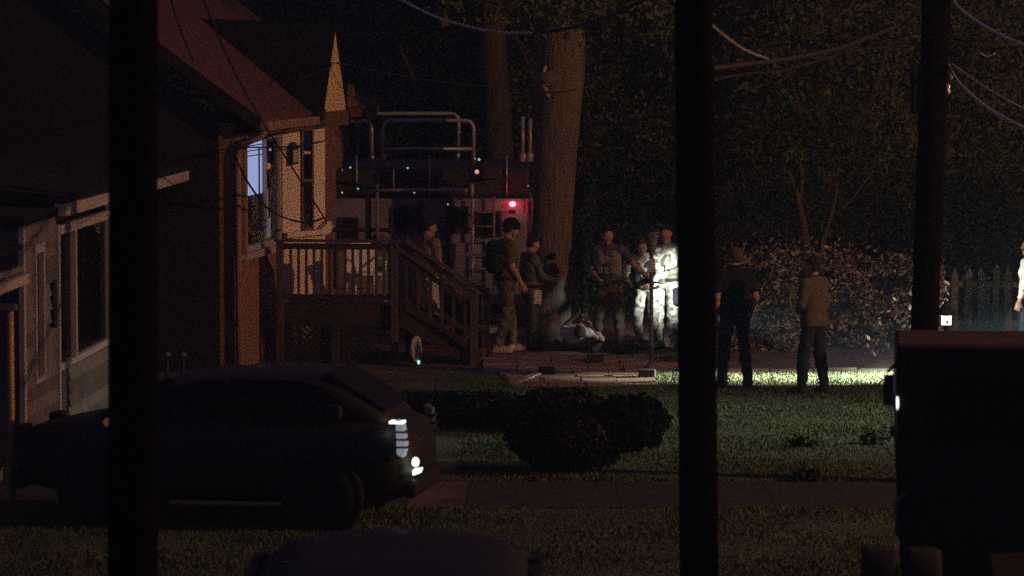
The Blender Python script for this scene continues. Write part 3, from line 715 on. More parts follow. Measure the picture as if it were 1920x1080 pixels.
def hoop(px0, px1, pyt, pyb, Yo, r=.12):
    Y = TY + Yo; a, b_ = at(px0, 250, Y).x - tcx, at(px1, 250, Y).x - tcx; t, bt_ = tz(pyt, Y), tz(pyb, Y)
    pts = [(a, Yo, bt_), (a, Yo, t - r)] + [(a + r - r * math.cos(q), Yo, t - r + r * math.sin(q)) for q in (.5, 1.07)] + [(a + r, Yo, t), (b_ - r, Yo, t)] + [(b_ - r + r * math.sin(q), Yo, t - r + r * math.cos(q)) for q in (.5, 1.07)] + [(b_, Yo, t - r), (b_, Yo, bt_)]
    return MB().tube(pts, pr, 8).build('rail_hoop', M['rail_pipe'], TK)
hoop(718, 888, 226, 300, .30); hoop(692, 860, 213, 296, 1.5); hoop(560, 697, 226, 296, .30); hoop(540, 670, 213, 290, 1.5)
hoop(978, 1030, 200, 300, .30) if False else None
for px, pyt in ((980, 218), (994, 222)):
    x = at(px, 250, TY + .3).x - tcx
    MB().tube([(x, .3, tz(pyt, TY + .3)), (x, .3, tz(300, TY + .3))], pr, 8).build('rail_upright', M['rail_pipe'], TK)
    MB().lathe([(.05, 0), (.055, .12), (.035, .14)], (x, .3, tz(303, TY + .3)), 10).build('rail_socket', M['rail_pipe'], TK)
MB().tube([(txx(718), .3, tz(279, TY + .3)), (txx(888), .3, tz(279, TY + .3))], pr * .9, 8).build('rail_bar', M['rail_pipe'], TK)
MB().tube([(txx(705), -.12, tz(356)), (txx(880), -.12, tz(356))], pr, 8).build('grab_rail', M['rail_pipe'], TK)
MB().tube([(txx(708), -.12, tz(345)), (txx(708), -.12, tz(470))], pr * .8, 8).build('grab_rail', M['truck_body'], TK)
MB().tube([(txx(885), -.16, tz(343)), (txx(885), -.16, tz(368))], pr * 1.1, 8).build('ladder_pole', M['rail_pipe'], TK)
for k, (a, b_) in enumerate(((372, 412), (420, 470), (478, 520))): MB().tube([(txx(887), -.14, tz(a)), (txx(886), -.14, tz(b_))], pr * .8, 8).build('ladder_pole', M['rail_pipe'] if k == 2 else M['panel_lilac'], TK)
for px, py in ((697, 299), (719, 298), (858, 296), (888, 302)): MB().lathe([(.04, 0), (.045, .1), (.03, .12)], (txx(px), .28, tz(py) - .05), 10).build('rail_socket', M['steel'], TK)
# little lamps and reflectors on the truck
for px, py, m, r in ((656, 314, 'point_glow', .022), (641, 319, 'blue_glow', .02), (764, 315, 'point_glow', .022), (898, 299, 'point_glow', .028), (909, 311, 'point_glow', .022), (894, 322, 'orange_glow', .045), (921, 325, 'point_glow', .025), (642, 361, 'orange_glow', .018), (777, 361, 'point_glow', .02), (1002, 352, 'point_glow', .022), (990, 348, 'point_glow', .012), (840, 383, 'point_glow', .018), (672, 354, 'point_glow', .02)):
    r *= .75; MB().ball((txx(px), -.02 if py > 330 else .24, tz(py) if py > 330 else tz(py, TY + .25)), (r, r * .6, r)).build('lamp_or_glint', M[m], TK)
MB().lathe([(.05, 0), (.055, .03), (.045, .06)], (txx(960), -.10, tz(400)), 14).build('beacon_base', M['truck_dark'], TK)
MB().ball((txx(961), -.10, tz(382)), (.05, .04, .04)).build('beacon', M['red_glow'], TK)
MB().bx(txx(986), txx(989), -.03, .01, tz(400), tz(372)).build('marker_strip', M['red_dim'], TK)
light('beacon_light', 'POINT', (tcx + txx(961), TY - .45, tz(382)), .2, (1, .04, .05), size=.06)
# rungs, pipes and lockers on the back of the truck
for k in range(6): MB().tube([(txx(885), -.15, .75 + k * .22), (txx(925), -.15, .75 + k * .22)], .014, 6).build('ladder_rung', M['truck_body'], TK)
MB().tube([(txx(926), -.15, .6), (txx(926), -.15, 2.1)], .02, 8).build('ladder_pole', M['truck_body'], TK)
for px in (668, 805, 950): MB().tube([(txx(px), .2, tz(368)), (txx(px), .2, tz(292))], .016, 6).build('roof_strut', M['rail_pipe'], TK)
for px0, px1, pya, pyb in ((630, 690, 470, 540), (735, 790, 450, 560), (845, 880, 455, 560)): MB().bx(txx(px0), txx(px1), -.05, .018, tz(pyb), tz(pya)).build('locker_door', M['truck_body'], TK, bevel=.015)
MB().tube([(txx(620), .25, tz(340)), (txx(700), .1, tz(350)), (txx(800), .12, tz(338)), (txx(880), .1, tz(346)), (txx(985), .2, tz(332))], .018, 6).build('hose', M['truck_dark'], TK)
# equipment on the truck roof
for px0, px1, pya, pyb in ((905, 940, 305, 335),):
    MB().bx(txx(px0), txx(px1), -.0, .22, tz(pyb), tz(pya)).build('equipment_box', M['truck_dark'], TK, bevel=.02)
MB().tube([(txx(738), .0, tz(352)), (txx(738), -.05, tz(318))], .02, 6).build('hinge_arm', M['truck_body'], TK)

# ================================================================== CARS
def loft(sections, n=18, p=3.2):
    # sections: (x, half width, z low, z high); superellipse ring in y-z
    m = MB(); vs = []; fs = []
    for (x, hwid, zl, zh) in sections:
        for j in range(n):
            t = 2 * math.pi * j / n; c, s_ = math.cos(t), math.sin(t)
            vs.append((x, hwid * math.copysign(abs(c) ** (2 / p), c), (zl + zh) / 2 + (zh - zl) / 2 * math.copysign(abs(s_) ** (2 / p), s_)))
    k = len(sections)
    for i in range(k - 1):
        for j in range(n): fs.append((i * n + j, i * n + (j + 1) % n, (i + 1) * n + (j + 1) % n, (i + 1) * n + j))
    fs.append(tuple(range(n))[::-1]); fs.append(tuple((k - 1) * n + j for j in range(n)))
    return m.add(vs, fs, True)
def car(name, label, cat, loc, rotz, paint, lit, P):
    # front towards +x; P holds the section lists that give each car its own shape; lit adds glowing lens reflections
    t = thing(name, label, cat, loc, rotz)
    loft(P['body'], 22, 3.4).build('body', paint, t)
    loft(P['cabin'], 22, 3.0).build('cabin', paint, t)
    wz, zs = P['win'], P['side']
    for s_ in (-1, 1):
        for px in P['glass']: MB().prism(px, 'y', s_ * (wz - .05), s_ * (wz + .005)).build('side_window', M['car_glass'], t)
        MB().box((P['mirror'], s_ * (zs + .04), P['belt'] + .06), (.14, .14, .13)).build('side_mirror', paint, t, bevel=.03)
        for wx in P['wheels']:
            w = MB().lathe([(.19, -.1), (.30, -.1), (.325, -.06), (.325, .06), (.30, .1), (.19, .1)], (wx, s_ * (zs - .09), .325), 24, 'y').build('wheel', M['rubber'], t)
            MB().lathe([(.03, -.105), (.10, -.09), (.2, -.1), (.2, .1), (.1, .09), (.03, .105)], (wx, s_ * (zs - .09), .325), 20, 'y').build('rim', M['rim_metal'], w)
            MB().lathe([(.345, -.02), (.39, -.02), (.39, .02), (.345, .02)], (wx, s_ * (zs - .02), .325), 24, 'y').build('wheel_arch', M['rubber'], t)
        for dx in P['doors'][:2]: MB().box((dx + .16, s_ * (zs + .005), P['belt'] - .1), (.16, .03, .03)).build('door_handle', paint, t)
        for dx in P['doors']: MB().bx(dx - .006, dx + .006, s_ * (zs - .012), s_ * (zs + .005), .32, P['belt'] - .06).build('door_seam', M['rubber'], t)
        x, z0_, z1_ = P['lamp']
        hl_ = MB().prism([(x - .09, z0_ + .03), (x - .03, z0_), (x, z0_ + .1), (x - .03, z1_ - .03), (x - .10, z1_)], 'y', s_ * .66, s_ * (zs - .045)).build('headlight', M['lens_glint'] if lit and s_ < 0 else M['chrome'], t, bevel=.012)  # the near lens carries its reflection as glow
        for k in range(3): zz = z0_ + .09 + k * .07; MB().bx(x - .1, x + .008, s_ * .655, s_ * (zs - .04), zz, zz + .018).build('lens_bar', M['rubber'], hl_)
        if lit and s_ < 0: MB().bx(x - .16, x - .03, s_ * (zs - .042), s_ * .66, z1_ - .035, z1_ - .015).build('lens_glint_strip', M['bright_glint'], hl_)  # reflection along the lens top, set as glow
        xr_ = P['body'][0][0]
        MB().bx(xr_ + .0, xr_ + .12, s_ * .45, s_ * .70, .70, .92).build('tail_light', M['red_cloth'], t, bevel=.02)
    MB().prism(P['screen'], 'y', -.55, .55).build('windscreen', M['car_glass'], t)
    MB().prism(P['rear'], 'y', -.52, .52).build('rear_window', M['car_glass'], t)
    xf = P['body'][-1][0]; xr_ = P['body'][0][0]
    MB().bx(xf - .12, xf + .04, -.66, .66, .30, .48).build('bumper', paint, t, bevel=.05)
    MB().bx(xr_ - .05, xr_ + .12, -.70, .70, .32, .50).build('bumper', paint, t, bevel=.05)
    MB().bx(xf - .08, xf + .012, -.42, .42, .52, .64).build('grille', M['rubber'], t)
    return t
SEDAN = dict(body=[(-1.95, .62, .42, .78), (-1.86, .76, .32, .88), (-1.3, .83, .22, 1.0), (-.9, .85, .2, 1.05), (.6, .85, .2, 1.05), (1.2, .84, .2, 1.07), (1.55, .80, .22, 1.05), (1.74, .72, .28, .98), (1.83, .56, .36, .84)],
    cabin=[(-1.15, .58, .9, 1.05), (-.95, .62, .9, 1.14), (-.5, .66, .9, 1.36), (-.2, .68, .9, 1.42), (.4, .69, .9, 1.455), (.9, .68, .9, 1.445), (1.12, .67, .9, 1.38), (1.5, .63, .9, 1.14), (1.6, .58, .88, 1.05)],
    win=.675, side=.85, belt=1.05, mirror=1.15, wheels=(-1.1, 1.02), doors=(-.75, .1, .95), lamp=(1.80, .69, 1.04),
    glass=[[(-.85, 1.07), (.05, 1.07), (.05, 1.38), (-.2, 1.36), (-.5, 1.27)], [(.13, 1.07), (1.32, 1.07), (1.0, 1.31), (.8, 1.37), (.13, 1.39)]],
    screen=[(.98, 1.40), (1.52, 1.07), (1.56, 1.11), (1.02, 1.44)], rear=[(-.45, 1.34), (-1.02, 1.07), (-1.06, 1.10), (-.49, 1.375)])
TALL = dict(body=[(-2.3, .70, .42, 1.0), (-2.2, .84, .32, 1.08), (-1.6, .90, .22, 1.12), (-.6, .91, .2, 1.12), (.6, .91, .2, 1.12), (1.3, .90, .2, 1.10), (1.9, .86, .22, 1.0), (2.2, .80, .28, .9), (2.3, .66, .36, .78)],
    cabin=[(-2.22, .72, .95, 1.3), (-2.1, .78, .95, 1.58), (-1.8, .80, .95, 1.70), (-.9, .81, .95, 1.755), (0, .81, .95, 1.76), (.5, .80, .95, 1.72), (.9, .77, .95, 1.5), (1.5, .72, .95, 1.12), (1.6, .68, .92, 1.06)],
    win=.80, side=.91, belt=1.02, mirror=1.0, wheels=(-1.4, 1.42), doors=(-1.1, -.2, 1.0), lamp=(2.27, .68, .92),
    glass=[[(-1.9, 1.15), (-1.2, 1.15), (-1.2, 1.6), (-1.75, 1.58)], [(-1.1, 1.15), (-.2, 1.15), (-.2, 1.63), (-1.1, 1.61)], [(-.1, 1.15), (1.1, 1.15), (.6, 1.58), (-.1, 1.63)]],
    screen=[(.72, 1.6), (1.5, 1.14), (1.54, 1.18), (.76, 1.64)], rear=[(-2.12, 1.58), (-2.26, 1.14), (-2.30, 1.15), (-2.16, 1.6)])
# dark hatchback in the driveway
cw = 32.4
fx = xat(610, cw)
rot = R(-9)
c1 = car('parked_car', 'dark parked car with glowing reflections set on one headlight, behind the left utility pole', 'car', (fx - .02 - 1.02 * math.cos(rot) - .76 * math.sin(rot), cw - 1.02 * math.sin(rot) + .76 * math.cos(rot), 0), rot, M['car_paint'], True, SEDAN)
MB().ball((1.86, -.66, .64), (.035, .055, .045)).build('fog_lamp', M['bright_glint'], c1)  # unlit fog lamp, its reflection put in as glow
MB().prism([(1.84, .52), (1.90, .54), (1.91, .58), (1.84, .57)], 'y', -.70, -.56).build('bumper_glint', M['bright_glint'], c1)  # reflection on the bumper put in as a glowing strip
MB().ball((-1.0, -.86, .98), (.04, .02, .04)).build('side_marker', M['amber_dim'], c1)
# car in the near foreground, roof only in view
c2 = car('foreground_car', 'near dark blue car whose curved roof rises from the bottom edge', 'car', (xat(740, 19.4), 19.6, 0), R(90), M['blue_car_paint'], False, TALL)

# ================================================================== CAB AT THE RIGHT EDGE
KX = xat(1678, 26.0)
K = thing('work_truck', 'large black truck cab with a rounded red-brown roof at the right edge', 'truck', (KX + 1.14, 26.0, 0), R(-5.6))
kz = at(1700, 645, 26).z
def arch(y, s_=1.0, dz=0.0):
    return [(-1.12 * s_, y)]
prof = [(-1.06, .30), (-1.12, 1.4), (-1.125, kz - .03), (1.125, kz - .03), (1.12, 1.4), (1.06, .30)]
MB().prism([p for p in prof if p[1] < kz - .005] , 'y', 0, 1.5).build('cab', M['tractor_paint'], K, bevel=.02)
MB().prism([(.0, kz - .04), (.05, kz - .01), (.75, kz + .03), (1.42, kz - .02), (1.48, kz - .08), (.02, kz - .06)], 'x', -1.11, 1.11).build('roof', M['tractor_roof'], K, bevel=.02)
rw = MB(); rw.bx(-.8, .8, -.02, -.003, 1.55, 2.05); rw = rw.build('rear_window', M['car_glass'], K)
for x_ in (-.84, .84): MB().bx(x_ - .03, x_ + .03, -.03, -.002, 1.5, 2.1).build('window_frame', M['rubber'], K)
mi = MB().bx(-1.215, -1.12, .05, .15, at(1670, 765, 26).z, at(1670, 708, 26).z).build('side_mirror', M['lamp_black'], K, bevel=.02)
MB().tube([(-1.18, .1, 2.05), (-1.10, .2, 2.12)], .015, 6).build('mirror_arm', M['lamp_black'], mi)
MB().tube([(-1.135, -.012, 2.08), (-1.13, -.02, 1.9), (-1.122, -.022, 1.7), (-1.118, -.02, 1.35)], [.008, .014, .012, .006], 8).build('chrome_trim', M['chrome'], K)
MB().ball((-1.112, -.02, at(1686, 758, 26).z), (.011, .01, .05)).build('lamp_or_glint', M['bright_glint'], K)  # no lamp: a glint on the chrome edge, set as a small glowing ball
MB().bx(-1.16, -1.125, .2, .5, 1.55, 1.6).build('door_handle', M['lamp_black'], K)
MB().prism([(-1.0, .8), (-1.05, 1.35), (-.8, 1.5), (.8, 1.5), (1.05, 1.35), (1.0, .8)], 'y', 1.5, 2.9).build('bonnet', M['tractor_paint'], K, bevel=.05)
MB().bx(-.45, .45, -3.2, 2.9, .55, .8).build('chassis', M['lamp_black'], K)
for s_ in (-1, 1):
    for yy in (-1.3, 2.2):
        for q in ((0, .3) if yy < 0 else (0,)):
            xw = s_ * ((1.24 if yy < 0 else .92) - q)
            w = MB().lathe([(.26, -.13), (.46, -.13), (.47, -.08), (.47, .08), (.45, .13), (.26, .13)], (xw, yy, .47), 24, 'x').build('wheel', M['rubber'], K)
            MB().lathe([(.05, -.11), (.27, -.12), (.27, .12), (.05, .11)], (xw, yy, .47), 18, 'x').build('rim', M['rim_metal'], w)
    MB().tube([(s_ * 1.10, -.1, .85), (s_ * 1.12, -.1, 1.1), (s_ * 1.05, -.06, 1.16)], .018, 8).build('step_rail', M['lamp_grey'], K)

# ================================================================== UTILITY POLES AND CABLES
def upole(lab, pts, r0, r1, Y, extra=None):
    zs = [at(px, py, Y) for px, py in pts]
    b = zs[-1].copy(); d = (zs[0] - zs[-1])
    base = b - d * (b.z / d.z); top = base + d * (9.5 / d.z)
    t = thing('utility_pole', lab, 'utility pole', (base.x, Y, 0), group='utility poles across the view')
    k = 9
    MB().tube([(d.x / d.z * (-.3 + 9.8 * i / (k - 1)), 0, -.3 + 9.8 * i / (k - 1)) for i in range(k)], [r0 + (r1 - r0) * i / (k - 1) for i in range(k)], 20, jit=.012, rnd=random.Random(3)).build('shaft', M['pole_wood'], t)
    sx = d.x / d.z
    MB().box((sx * 9.2, 0, 9.2), (2.2, .1, .12)).build('crossarm', M['pole_wood'], t)
    for xx in (-.95, -.45, .45, .95): MB().lathe([(.03, 0), (.05, .04), (.035, .08), (.05, .12), (.02, .16)], (sx * 9.2 + xx, 0, 9.26), 10).build('insulator', M['lamp_grey'], t)
    return t, sx
# leaning slightly: left edge / right edge measured on the photograph
p1, s1 = upole('thick black utility pole at the left in front of the house', [(250, 0), (249, 1080)], .156, .142, 21.7)
p2, s2 = upole('thick black utility pole in the middle beside the brightly lit officers', [(1300, 0), (1311, 1080)], .139, .126, 25.0)
p3, s3 = upole('slimmer tapered utility pole behind the truck cab at the right', [(1756, 0), (1734, 600)], .138, .148, 36.0)
q = at(1716, 165, 36) - p3.location
MB().bx(q.x - .05, q.x + .06, -.1, .1, q.z - .25, q.z + .25).build('junction_box', M['lamp_black'], p3, bevel=.02)
for px, py in ((1783, 140), (1777, 168)):
    q = at(px, py, 35.9) - p3.location; MB().lathe([(.015, -.05), (.03, -.02), (.018, 0), (.03, .03), (.012, .06)], tuple(q), 8).build('insulator', M['bright_cable'], p3)
def cable(lab, pts, r, m='cable', sub=6, twist=False, name='overhead_cable'):
    P_ = [at(a, b, Y) for a, b, Y in pts]
    out = []
    n = len(P_)
    for i in range(n - 1):
        p0 = P_[max(i - 1, 0)]; p1_ = P_[i]; p2_ = P_[i + 1]; p3_ = P_[min(i + 2, n - 1)]
        for j in range(sub):
            t = j / sub
            out.append(.5 * ((2 * p1_) + (p2_ - p0) * t + (2 * p0 - 5 * p1_ + 4 * p2_ - p3_) * t * t + (3 * p1_ - p0 - 3 * p2_ + p3_) * t ** 3))
    out.append(P_[-1])
    b = out[0].copy(); o = None
    loc = [p - b for p in out]
    mb = MB().tube(loc, r, 6)
    if twist:
        pts2 = []; K_ = 14
        for i in range(len(loc) - 1):
            for j in range(K_):
                t = j / K_; q = loc[i].lerp(loc[i + 1], t); d = (loc[i + 1] - loc[i]).length
                a = (i + t) * 9.0
                pts2.append(q + Vector((0, math.cos(a), math.sin(a))) * r * 1.3)
        mb.tube(pts2, r * .75, 5)
    o = mb.build(name, M[m], None); o.location = b
    return tag(o, lab, 'cable', 'overhead cables')
cable('beaded twisted cable sagging across the top in front of the tall trees', [(700, -30, 44), (795, 22, 43), (860, 45, 42), (930, 60, 41), (1000, 61, 40), (1060, 52, 39)], .011, 'bright_cable', twist=True)
cable('thick dark cable rising from the thick tree to the middle utility pole', [(1000, 61, 40), (1060, 54, 38), (1120, 38, 36), (1180, 14, 34), (1270, -40, 30)], .022)
cable('thin straight dark cable crossing behind the middle utility pole near the top', [(1060, 46, 45), (1150, 50, 43), (1260, 54, 41), (1400, 66, 39), (1560, 78, 38), (1640, 76, 37), (1722, 62, 36.2)], .009)
cable('glinting twisted cable dropping right from the middle utility pole', [(1328, 40, 25.2), (1360, 68, 27), (1400, 95, 29), (1440, 110, 31)], .006, 'bright_cable', twist=True)
cable('thick dark cable rising to the tapered utility pole', [(1336, 128, 25.2), (1420, 118, 28), (1500, 106, 31), (1580, 88, 33), (1660, 58, 35), (1722, 32, 36)], .020)
cable('thin dark drooping cable between the middle and tapered poles', [(1338, 150, 25.2), (1400, 138, 27), (1480, 130, 30), (1600, 95, 33), (1722, 84, 36)], .007)
cable('highest bright cable at the top right corner', [(1784, -10, 36), (1800, 18, 35.5), (1860, 58, 34), (1925, 88, 32.5)], .018, 'bright_cable')
cable('middle thin bright cable right of the tapered pole', [(1785, 120, 36), (1850, 165, 35), (1925, 207, 34)], .009, 'bright_cable')
cable('lowest bright cable sagging right from the tapered pole', [(1779, 122, 36), (1800, 158, 35.5), (1855, 205, 34.5), (1925, 243, 33.5)], .018, 'bright_cable')
cable('short bright kinked wire near the right edge', [(1838, 98, 35), (1850, 106, 35), (1866, 100, 35)], .006, 'bright_cable')
cable('long dark service wire slanting down to the bay corner of the house', [(378, -10, 30), (400, 45, 32), (440, 135, 36), (490, 225, 41), (545, 310, 46), (612, 415, 50.5)], .012)
cable('thin dark service wire at the far left of the roof', [(318, -10, 30), (335, 45, 32), (362, 115, 36)], .010)
cable('dark looping wire hanging across the lit window', [(432, 265, 47.5), (446, 305, 47.4), (470, 350, 47.4), (505, 393, 48), (545, 412, 49.5), (580, 417, 50.4), (608, 408, 50.6)], .014)
cable('dark wire running from the window corner up across the entry bay', [(430, 282, 47.4), (500, 258, 48.2), (545, 240, 49.6), (585, 224, 50.8), (612, 205, 51.3)], .012)
cable('dark wire running level across the entry bay window', [(445, 276, 47.4), (530, 276, 49.2), (570, 272, 50.6), (608, 264, 51.2)], .012)
cable('thin dark wire passing in front of the yellow front gable', [(560, 150, 50.6), (617, 127, 51.2), (637, 119, 51.6), (800, 150, 52), (1030, 172, 52.4), (1082, 166, 52.4)], .010)

# ================================================================== LAMPS
b = at(1221, 697, 48.2); t = thing('lamp_post', 'slim garden lamp post with an unlit flared lantern before the lit officers', 'lamp post', (b.x, 48.2, 0))
zt = at(1221, 468, 48.2).z; zh = at(1221, 434, 48.2).z
MB().tube([(0, 0, 0), (.0, 0, zt)], .027, 12).build('shaft', M['lamp_grey'], t)
MB().lathe([(.10, 0), (.10, .04), (.05, .10), (.035, .14)], n=14).build('base', M['lamp_grey'], t)
MB().lathe([(.045, -.02), (.05, .0), (.112, zh - zt - .02), (.112, zh - zt)], (0, 0, zt), 6).build('lantern', M['lamp_grey'], t)
MB().lathe([(.125, 0), (.11, .02), (.03, .06), (.015, .09)], (0, 0, zh + .003), 6).build('cap', M['lamp_black'], t)
MB().tube([(-.1, 0, zt - .45), (.1, 0, zt - .45)], .012, 8).build('crossbar', M['lamp_black'], t)
MB().bx(-.025, .045, -.045, -.03, zt - .30, zt - .12).build('plate', M['blue_glow'] if False else M['panel_lilac'], t)
b = at(1773, 612, 44.0); t = thing('yard_lantern', 'small lit lantern with a peaked dark roof above the truck cab', 'lantern', (b.x, 44, 0))
MB().tube([(0, 0, 0), (0, 0, b.z)], .03, 8).build('post', M['lamp_black'], t)
lf = MB().bx(-.085, .085, -.085, .085, b.z, b.z + .02); 
for sx in (-1, 1):
    for sy in (-1, 1): lf.bx(sx * .075 - .01, sx * .075 + .01, sy * .075 - .01, sy * .075 + .01, b.z + .02, b.z + .14)
lf.build('frame', M['lamp_black'], t)
MB().bx(-.064, .064, -.07, .07, b.z + .021, b.z + .139).build('pane', M['white_glow'], t)
MB().lathe([(.15, 0), (.13, .02), (.06, .11), (.015, .17), (.01, .2)], (0, 0, b.z + .142), 4).build('roof', M['lamp_black'], t)
MB().ball((.01, -.074, b.z + .06), (.014, .01, .02)).build('bulb', M['lamp_grey'], t)
# twin work light on its stand (hidden behind the middle pole, it lights the officers and the lawn)
t = thing('work_light', 'white work light on a slim stand behind the middle utility pole', 'work light', (2.84, 50.3, .26))
MB().tube([(0, 0, .0), (0, 0, 1.14)], .02, 8).build('stand', M['lamp_black'], t)
for k in range(3): MB().tube([(0, 0, .3), (.16 * math.cos(k * 2.1), .16 * math.sin(k * 2.1), 0)], .012, 6).build('leg', M['lamp_black'], t)
MB().bx(-.09, .02, -.12, .0, 1.14, 1.16).build('lamp_hood', M['lamp_black'], t)
MB().bx(-.11, -.01, -.26, -.12, .79, .81).build('lamp_hood', M['lamp_black'], t)
# street lamp beyond the right edge
t = thing('street_lamp', 'tall sodium street lamp beyond the right edge', 'street lamp', (STREET[0] + 1.5, STREET[1], 0))
MB().tube([(0, 0, 0), (0, 0, 8.6), (-.3, 0, 9.0), (-1.5, 0, 9.05)], [.12, .08, .06, .05], 10).build('pole', M['steel'], t)
MB().bx(-1.9, -1.2, -.15, .15, 8.95, 9.1).build('lamp_head', M['lamp_grey'], t)
MB().bx(-1.8, -1.3, -.1, .1, 8.93, 8.948).build('lens', M['sodium_glow'], t)
# ================================================================== PEOPLE
# every body is one distance field turned into one continuous skin; clothes are fields of their own
class Field:
    def __init__(s): s.p = []
    def cone(s, a, b, ra, rb=None, k=.03): s.p.append((np.array(a, float), np.array(b, float), ra, ra if rb is None else rb, k, None)); return s
    def ell(s, c, r, M_=None, k=.02, sub=False): s.p.append((np.array(c, float), np.array(r, float), 0, 0, k, (np.eye(3) if M_ is None else M_, sub))); return s
    def mesh(s, name, m, h=.011, grow=0.0, cut=None, wob=0.0, seed=0):
        lo = np.full(3, 9.0); hi = np.full(3, -9.0)
        for a, b, ra, rb, k, e in s.p:
            if e is None:
                lo = np.minimum(lo, np.minimum(a, b) - max(ra, rb)); hi = np.maximum(hi, np.maximum(a, b) + max(ra, rb))
            elif not e[1]:
                lo = np.minimum(lo, a - b.max()); hi = np.maximum(hi, a + b.max())
        lo -= grow + wob + 3 * h; hi += grow + wob + 3 * h
        ax = [np.arange(lo[i], hi[i], h) for i in range(3)]
        D = np.full([len(a) for a in ax], .5, np.float32)
        for a, b, ra, rb, k, e in s.p:
            mg = grow + .07
            if e is None: l = np.minimum(a, b) - max(ra, rb) - mg; u = np.maximum(a, b) + max(ra, rb) + mg
            else: l = a - b.max() - mg; u = a + b.max() + mg
            i0 = [max(0, int((l[i] - lo[i]) / h)) for i in range(3)]; i1 = [min(len(ax[i]), int((u[i] - lo[i]) / h) + 2) for i in range(3)]
            X, Y, Z = np.meshgrid(*[ax[i][i0[i]:i1[i]] for i in range(3)], indexing='ij', sparse=True)
            if e is None:
                d = b - a; L2 = max(1e-9, d @ d)
                t = np.clip(((X - a[0]) * d[0] + (Y - a[1]) * d[1] + (Z - a[2]) * d[2]) / L2, 0, 1)
                v = np.sqrt((X - a[0] - t * d[0]) ** 2 + (Y - a[1] - t * d[1]) ** 2 + (Z - a[2] - t * d[2]) ** 2) - (ra + t * (rb - ra)) - grow
            else:
                Mi, sub = e; x, y, z = X - a[0], Y - a[1], Z - a[2]
                q = [(Mi[i, 0] * x + Mi[i, 1] * y + Mi[i, 2] * z) / (b[i] + grow) for i in range(3)]
                ln = np.sqrt(q[0] ** 2 + q[1] ** 2 + q[2] ** 2)
                v = (ln - 1) * (b.min() + grow)
            sl_ = tuple(slice(i0[i], i1[i]) for i in range(3)); o = D[sl_]
            if e is not None and e[1]:
                D[sl_] = np.maximum(o, -v)
            else:
                hh = np.clip(.5 + .5 * (o - v) / k, 0, 1)
                D[sl_] = o * (1 - hh) + v * hh - k * hh * (1 - hh)
        if wob or cut:
            X, Y, Z = np.meshgrid(*ax, indexing='ij', sparse=True)
            if wob:
                r_ = np.random.default_rng(seed + 5); ph = r_.uniform(0, 6, 6)
                D += wob * (np.sin(X * 31 + 2 * np.sin(Z * 17 + ph[0]) + ph[1]) * np.sin(Z * 23 + 2 * np.sin(Y * 19 + ph[2])) * .6 + .5 * np.sin(Z * 41 + X * 27 + Y * 33 + 2 * np.sin(X * 13 + ph[3]) + ph[4])).astype(np.float32)
            if cut:
                for c, n in cut:      # keep the side the normal points to
                    n = np.array(n, float); n /= np.linalg.norm(n)
                    D = np.maximum(D, -((X - c[0]) * n[0] + (Y - c[1]) * n[1] + (Z - c[2]) * n[2]).astype(np.float32))
        v, f = surface_nets(D, lo, h)
        return np_mesh(name, v, f, m, True)
def surface_nets(D, lo, h):
    I = D < 0
    nx, ny, nz = D.shape
    cs = [(i, j, k) for i in (0, 1) for j in (0, 1) for k in (0, 1)]
    sl = lambda a, c: a[c[0]:nx - 1 + c[0], c[1]:ny - 1 + c[1], c[2]:nz - 1 + c[2]]
    cnt = sum(sl(I, c).astype(np.int8) for c in cs)
    idx = np.argwhere((cnt > 0) & (cnt < 8))
    acc = np.zeros((len(idx), 3)); num = np.zeros(len(idx))
    for c in cs:
        for axn in range(3):
            if c[axn]: continue
            e = list(c); e[axn] = 1
            a = D[tuple((idx + c).T)]; b = D[tuple((idx + e).T)]
            m = (a < 0) != (b < 0); t = np.where(m, a / np.where(m, a - b, 1), 0)
            p = np.tile(np.array(c, float), (len(idx), 1)); p[:, axn] += t
            acc += p * m[:, None]; num += m
    V = lo + (idx + acc / np.maximum(num, 1)[:, None]) * h
    vid = np.full((nx - 1, ny - 1, nz - 1), -1, np.int32); vid[tuple(idx.T)] = np.arange(len(idx))
    F = []
    for axn in range(3):
        b, c = [(1, 2), (2, 0), (0, 1)][axn]
        sh = [nx, ny, nz]; s0 = [slice(1, sh[i] - 1) for i in range(3)]; s1 = list(s0)
        s0[axn] = slice(0, sh[axn] - 1); s1[axn] = slice(1, sh[axn])
        A = I[tuple(s0)]; B = I[tuple(s1)]
        off = np.array([1, 1, 1]); off[axn] = 0
        for flip, q in ((0, A & ~B), (1, ~A & B)):
            g = np.argwhere(q) + off
            d = [(0, 0), (-1, 0), (-1, -1), (0, -1)]
            cols = []
            for db, dc in d:
                t = g.copy(); t[:, b] += db; t[:, c] += dc; cols.append(vid[tuple(t.T)])
            if flip: cols = cols[::-1]
            F.append(np.stack(cols, 1))
    F = np.concatenate(F); F = F[(F >= 0).all(1)]
    return V, F
BASE = dict(pel=(0, 0, .97), chest=(0, .01, 1.30), neck=(0, -.01, 1.49), head=(0, .03, 1.655),
            shL=(-.185, 0, 1.435), elL=(-.24, -.02, 1.15), wrL=(-.235, .07, .90), shR=(.185, 0, 1.435), elR=(.24, -.02, 1.15), wrR=(.235, .07, .90),
            hipL=(-.09, 0, .94), knL=(-.11, .03, .50), anL=(-.12, -.01, .09), hipR=(.09, 0, .94), knR=(.11, .03, .50), anR=(.12, -.01, .09))
def norm(v): v = np.array(v, float); return v / max(1e-9, np.linalg.norm(v))
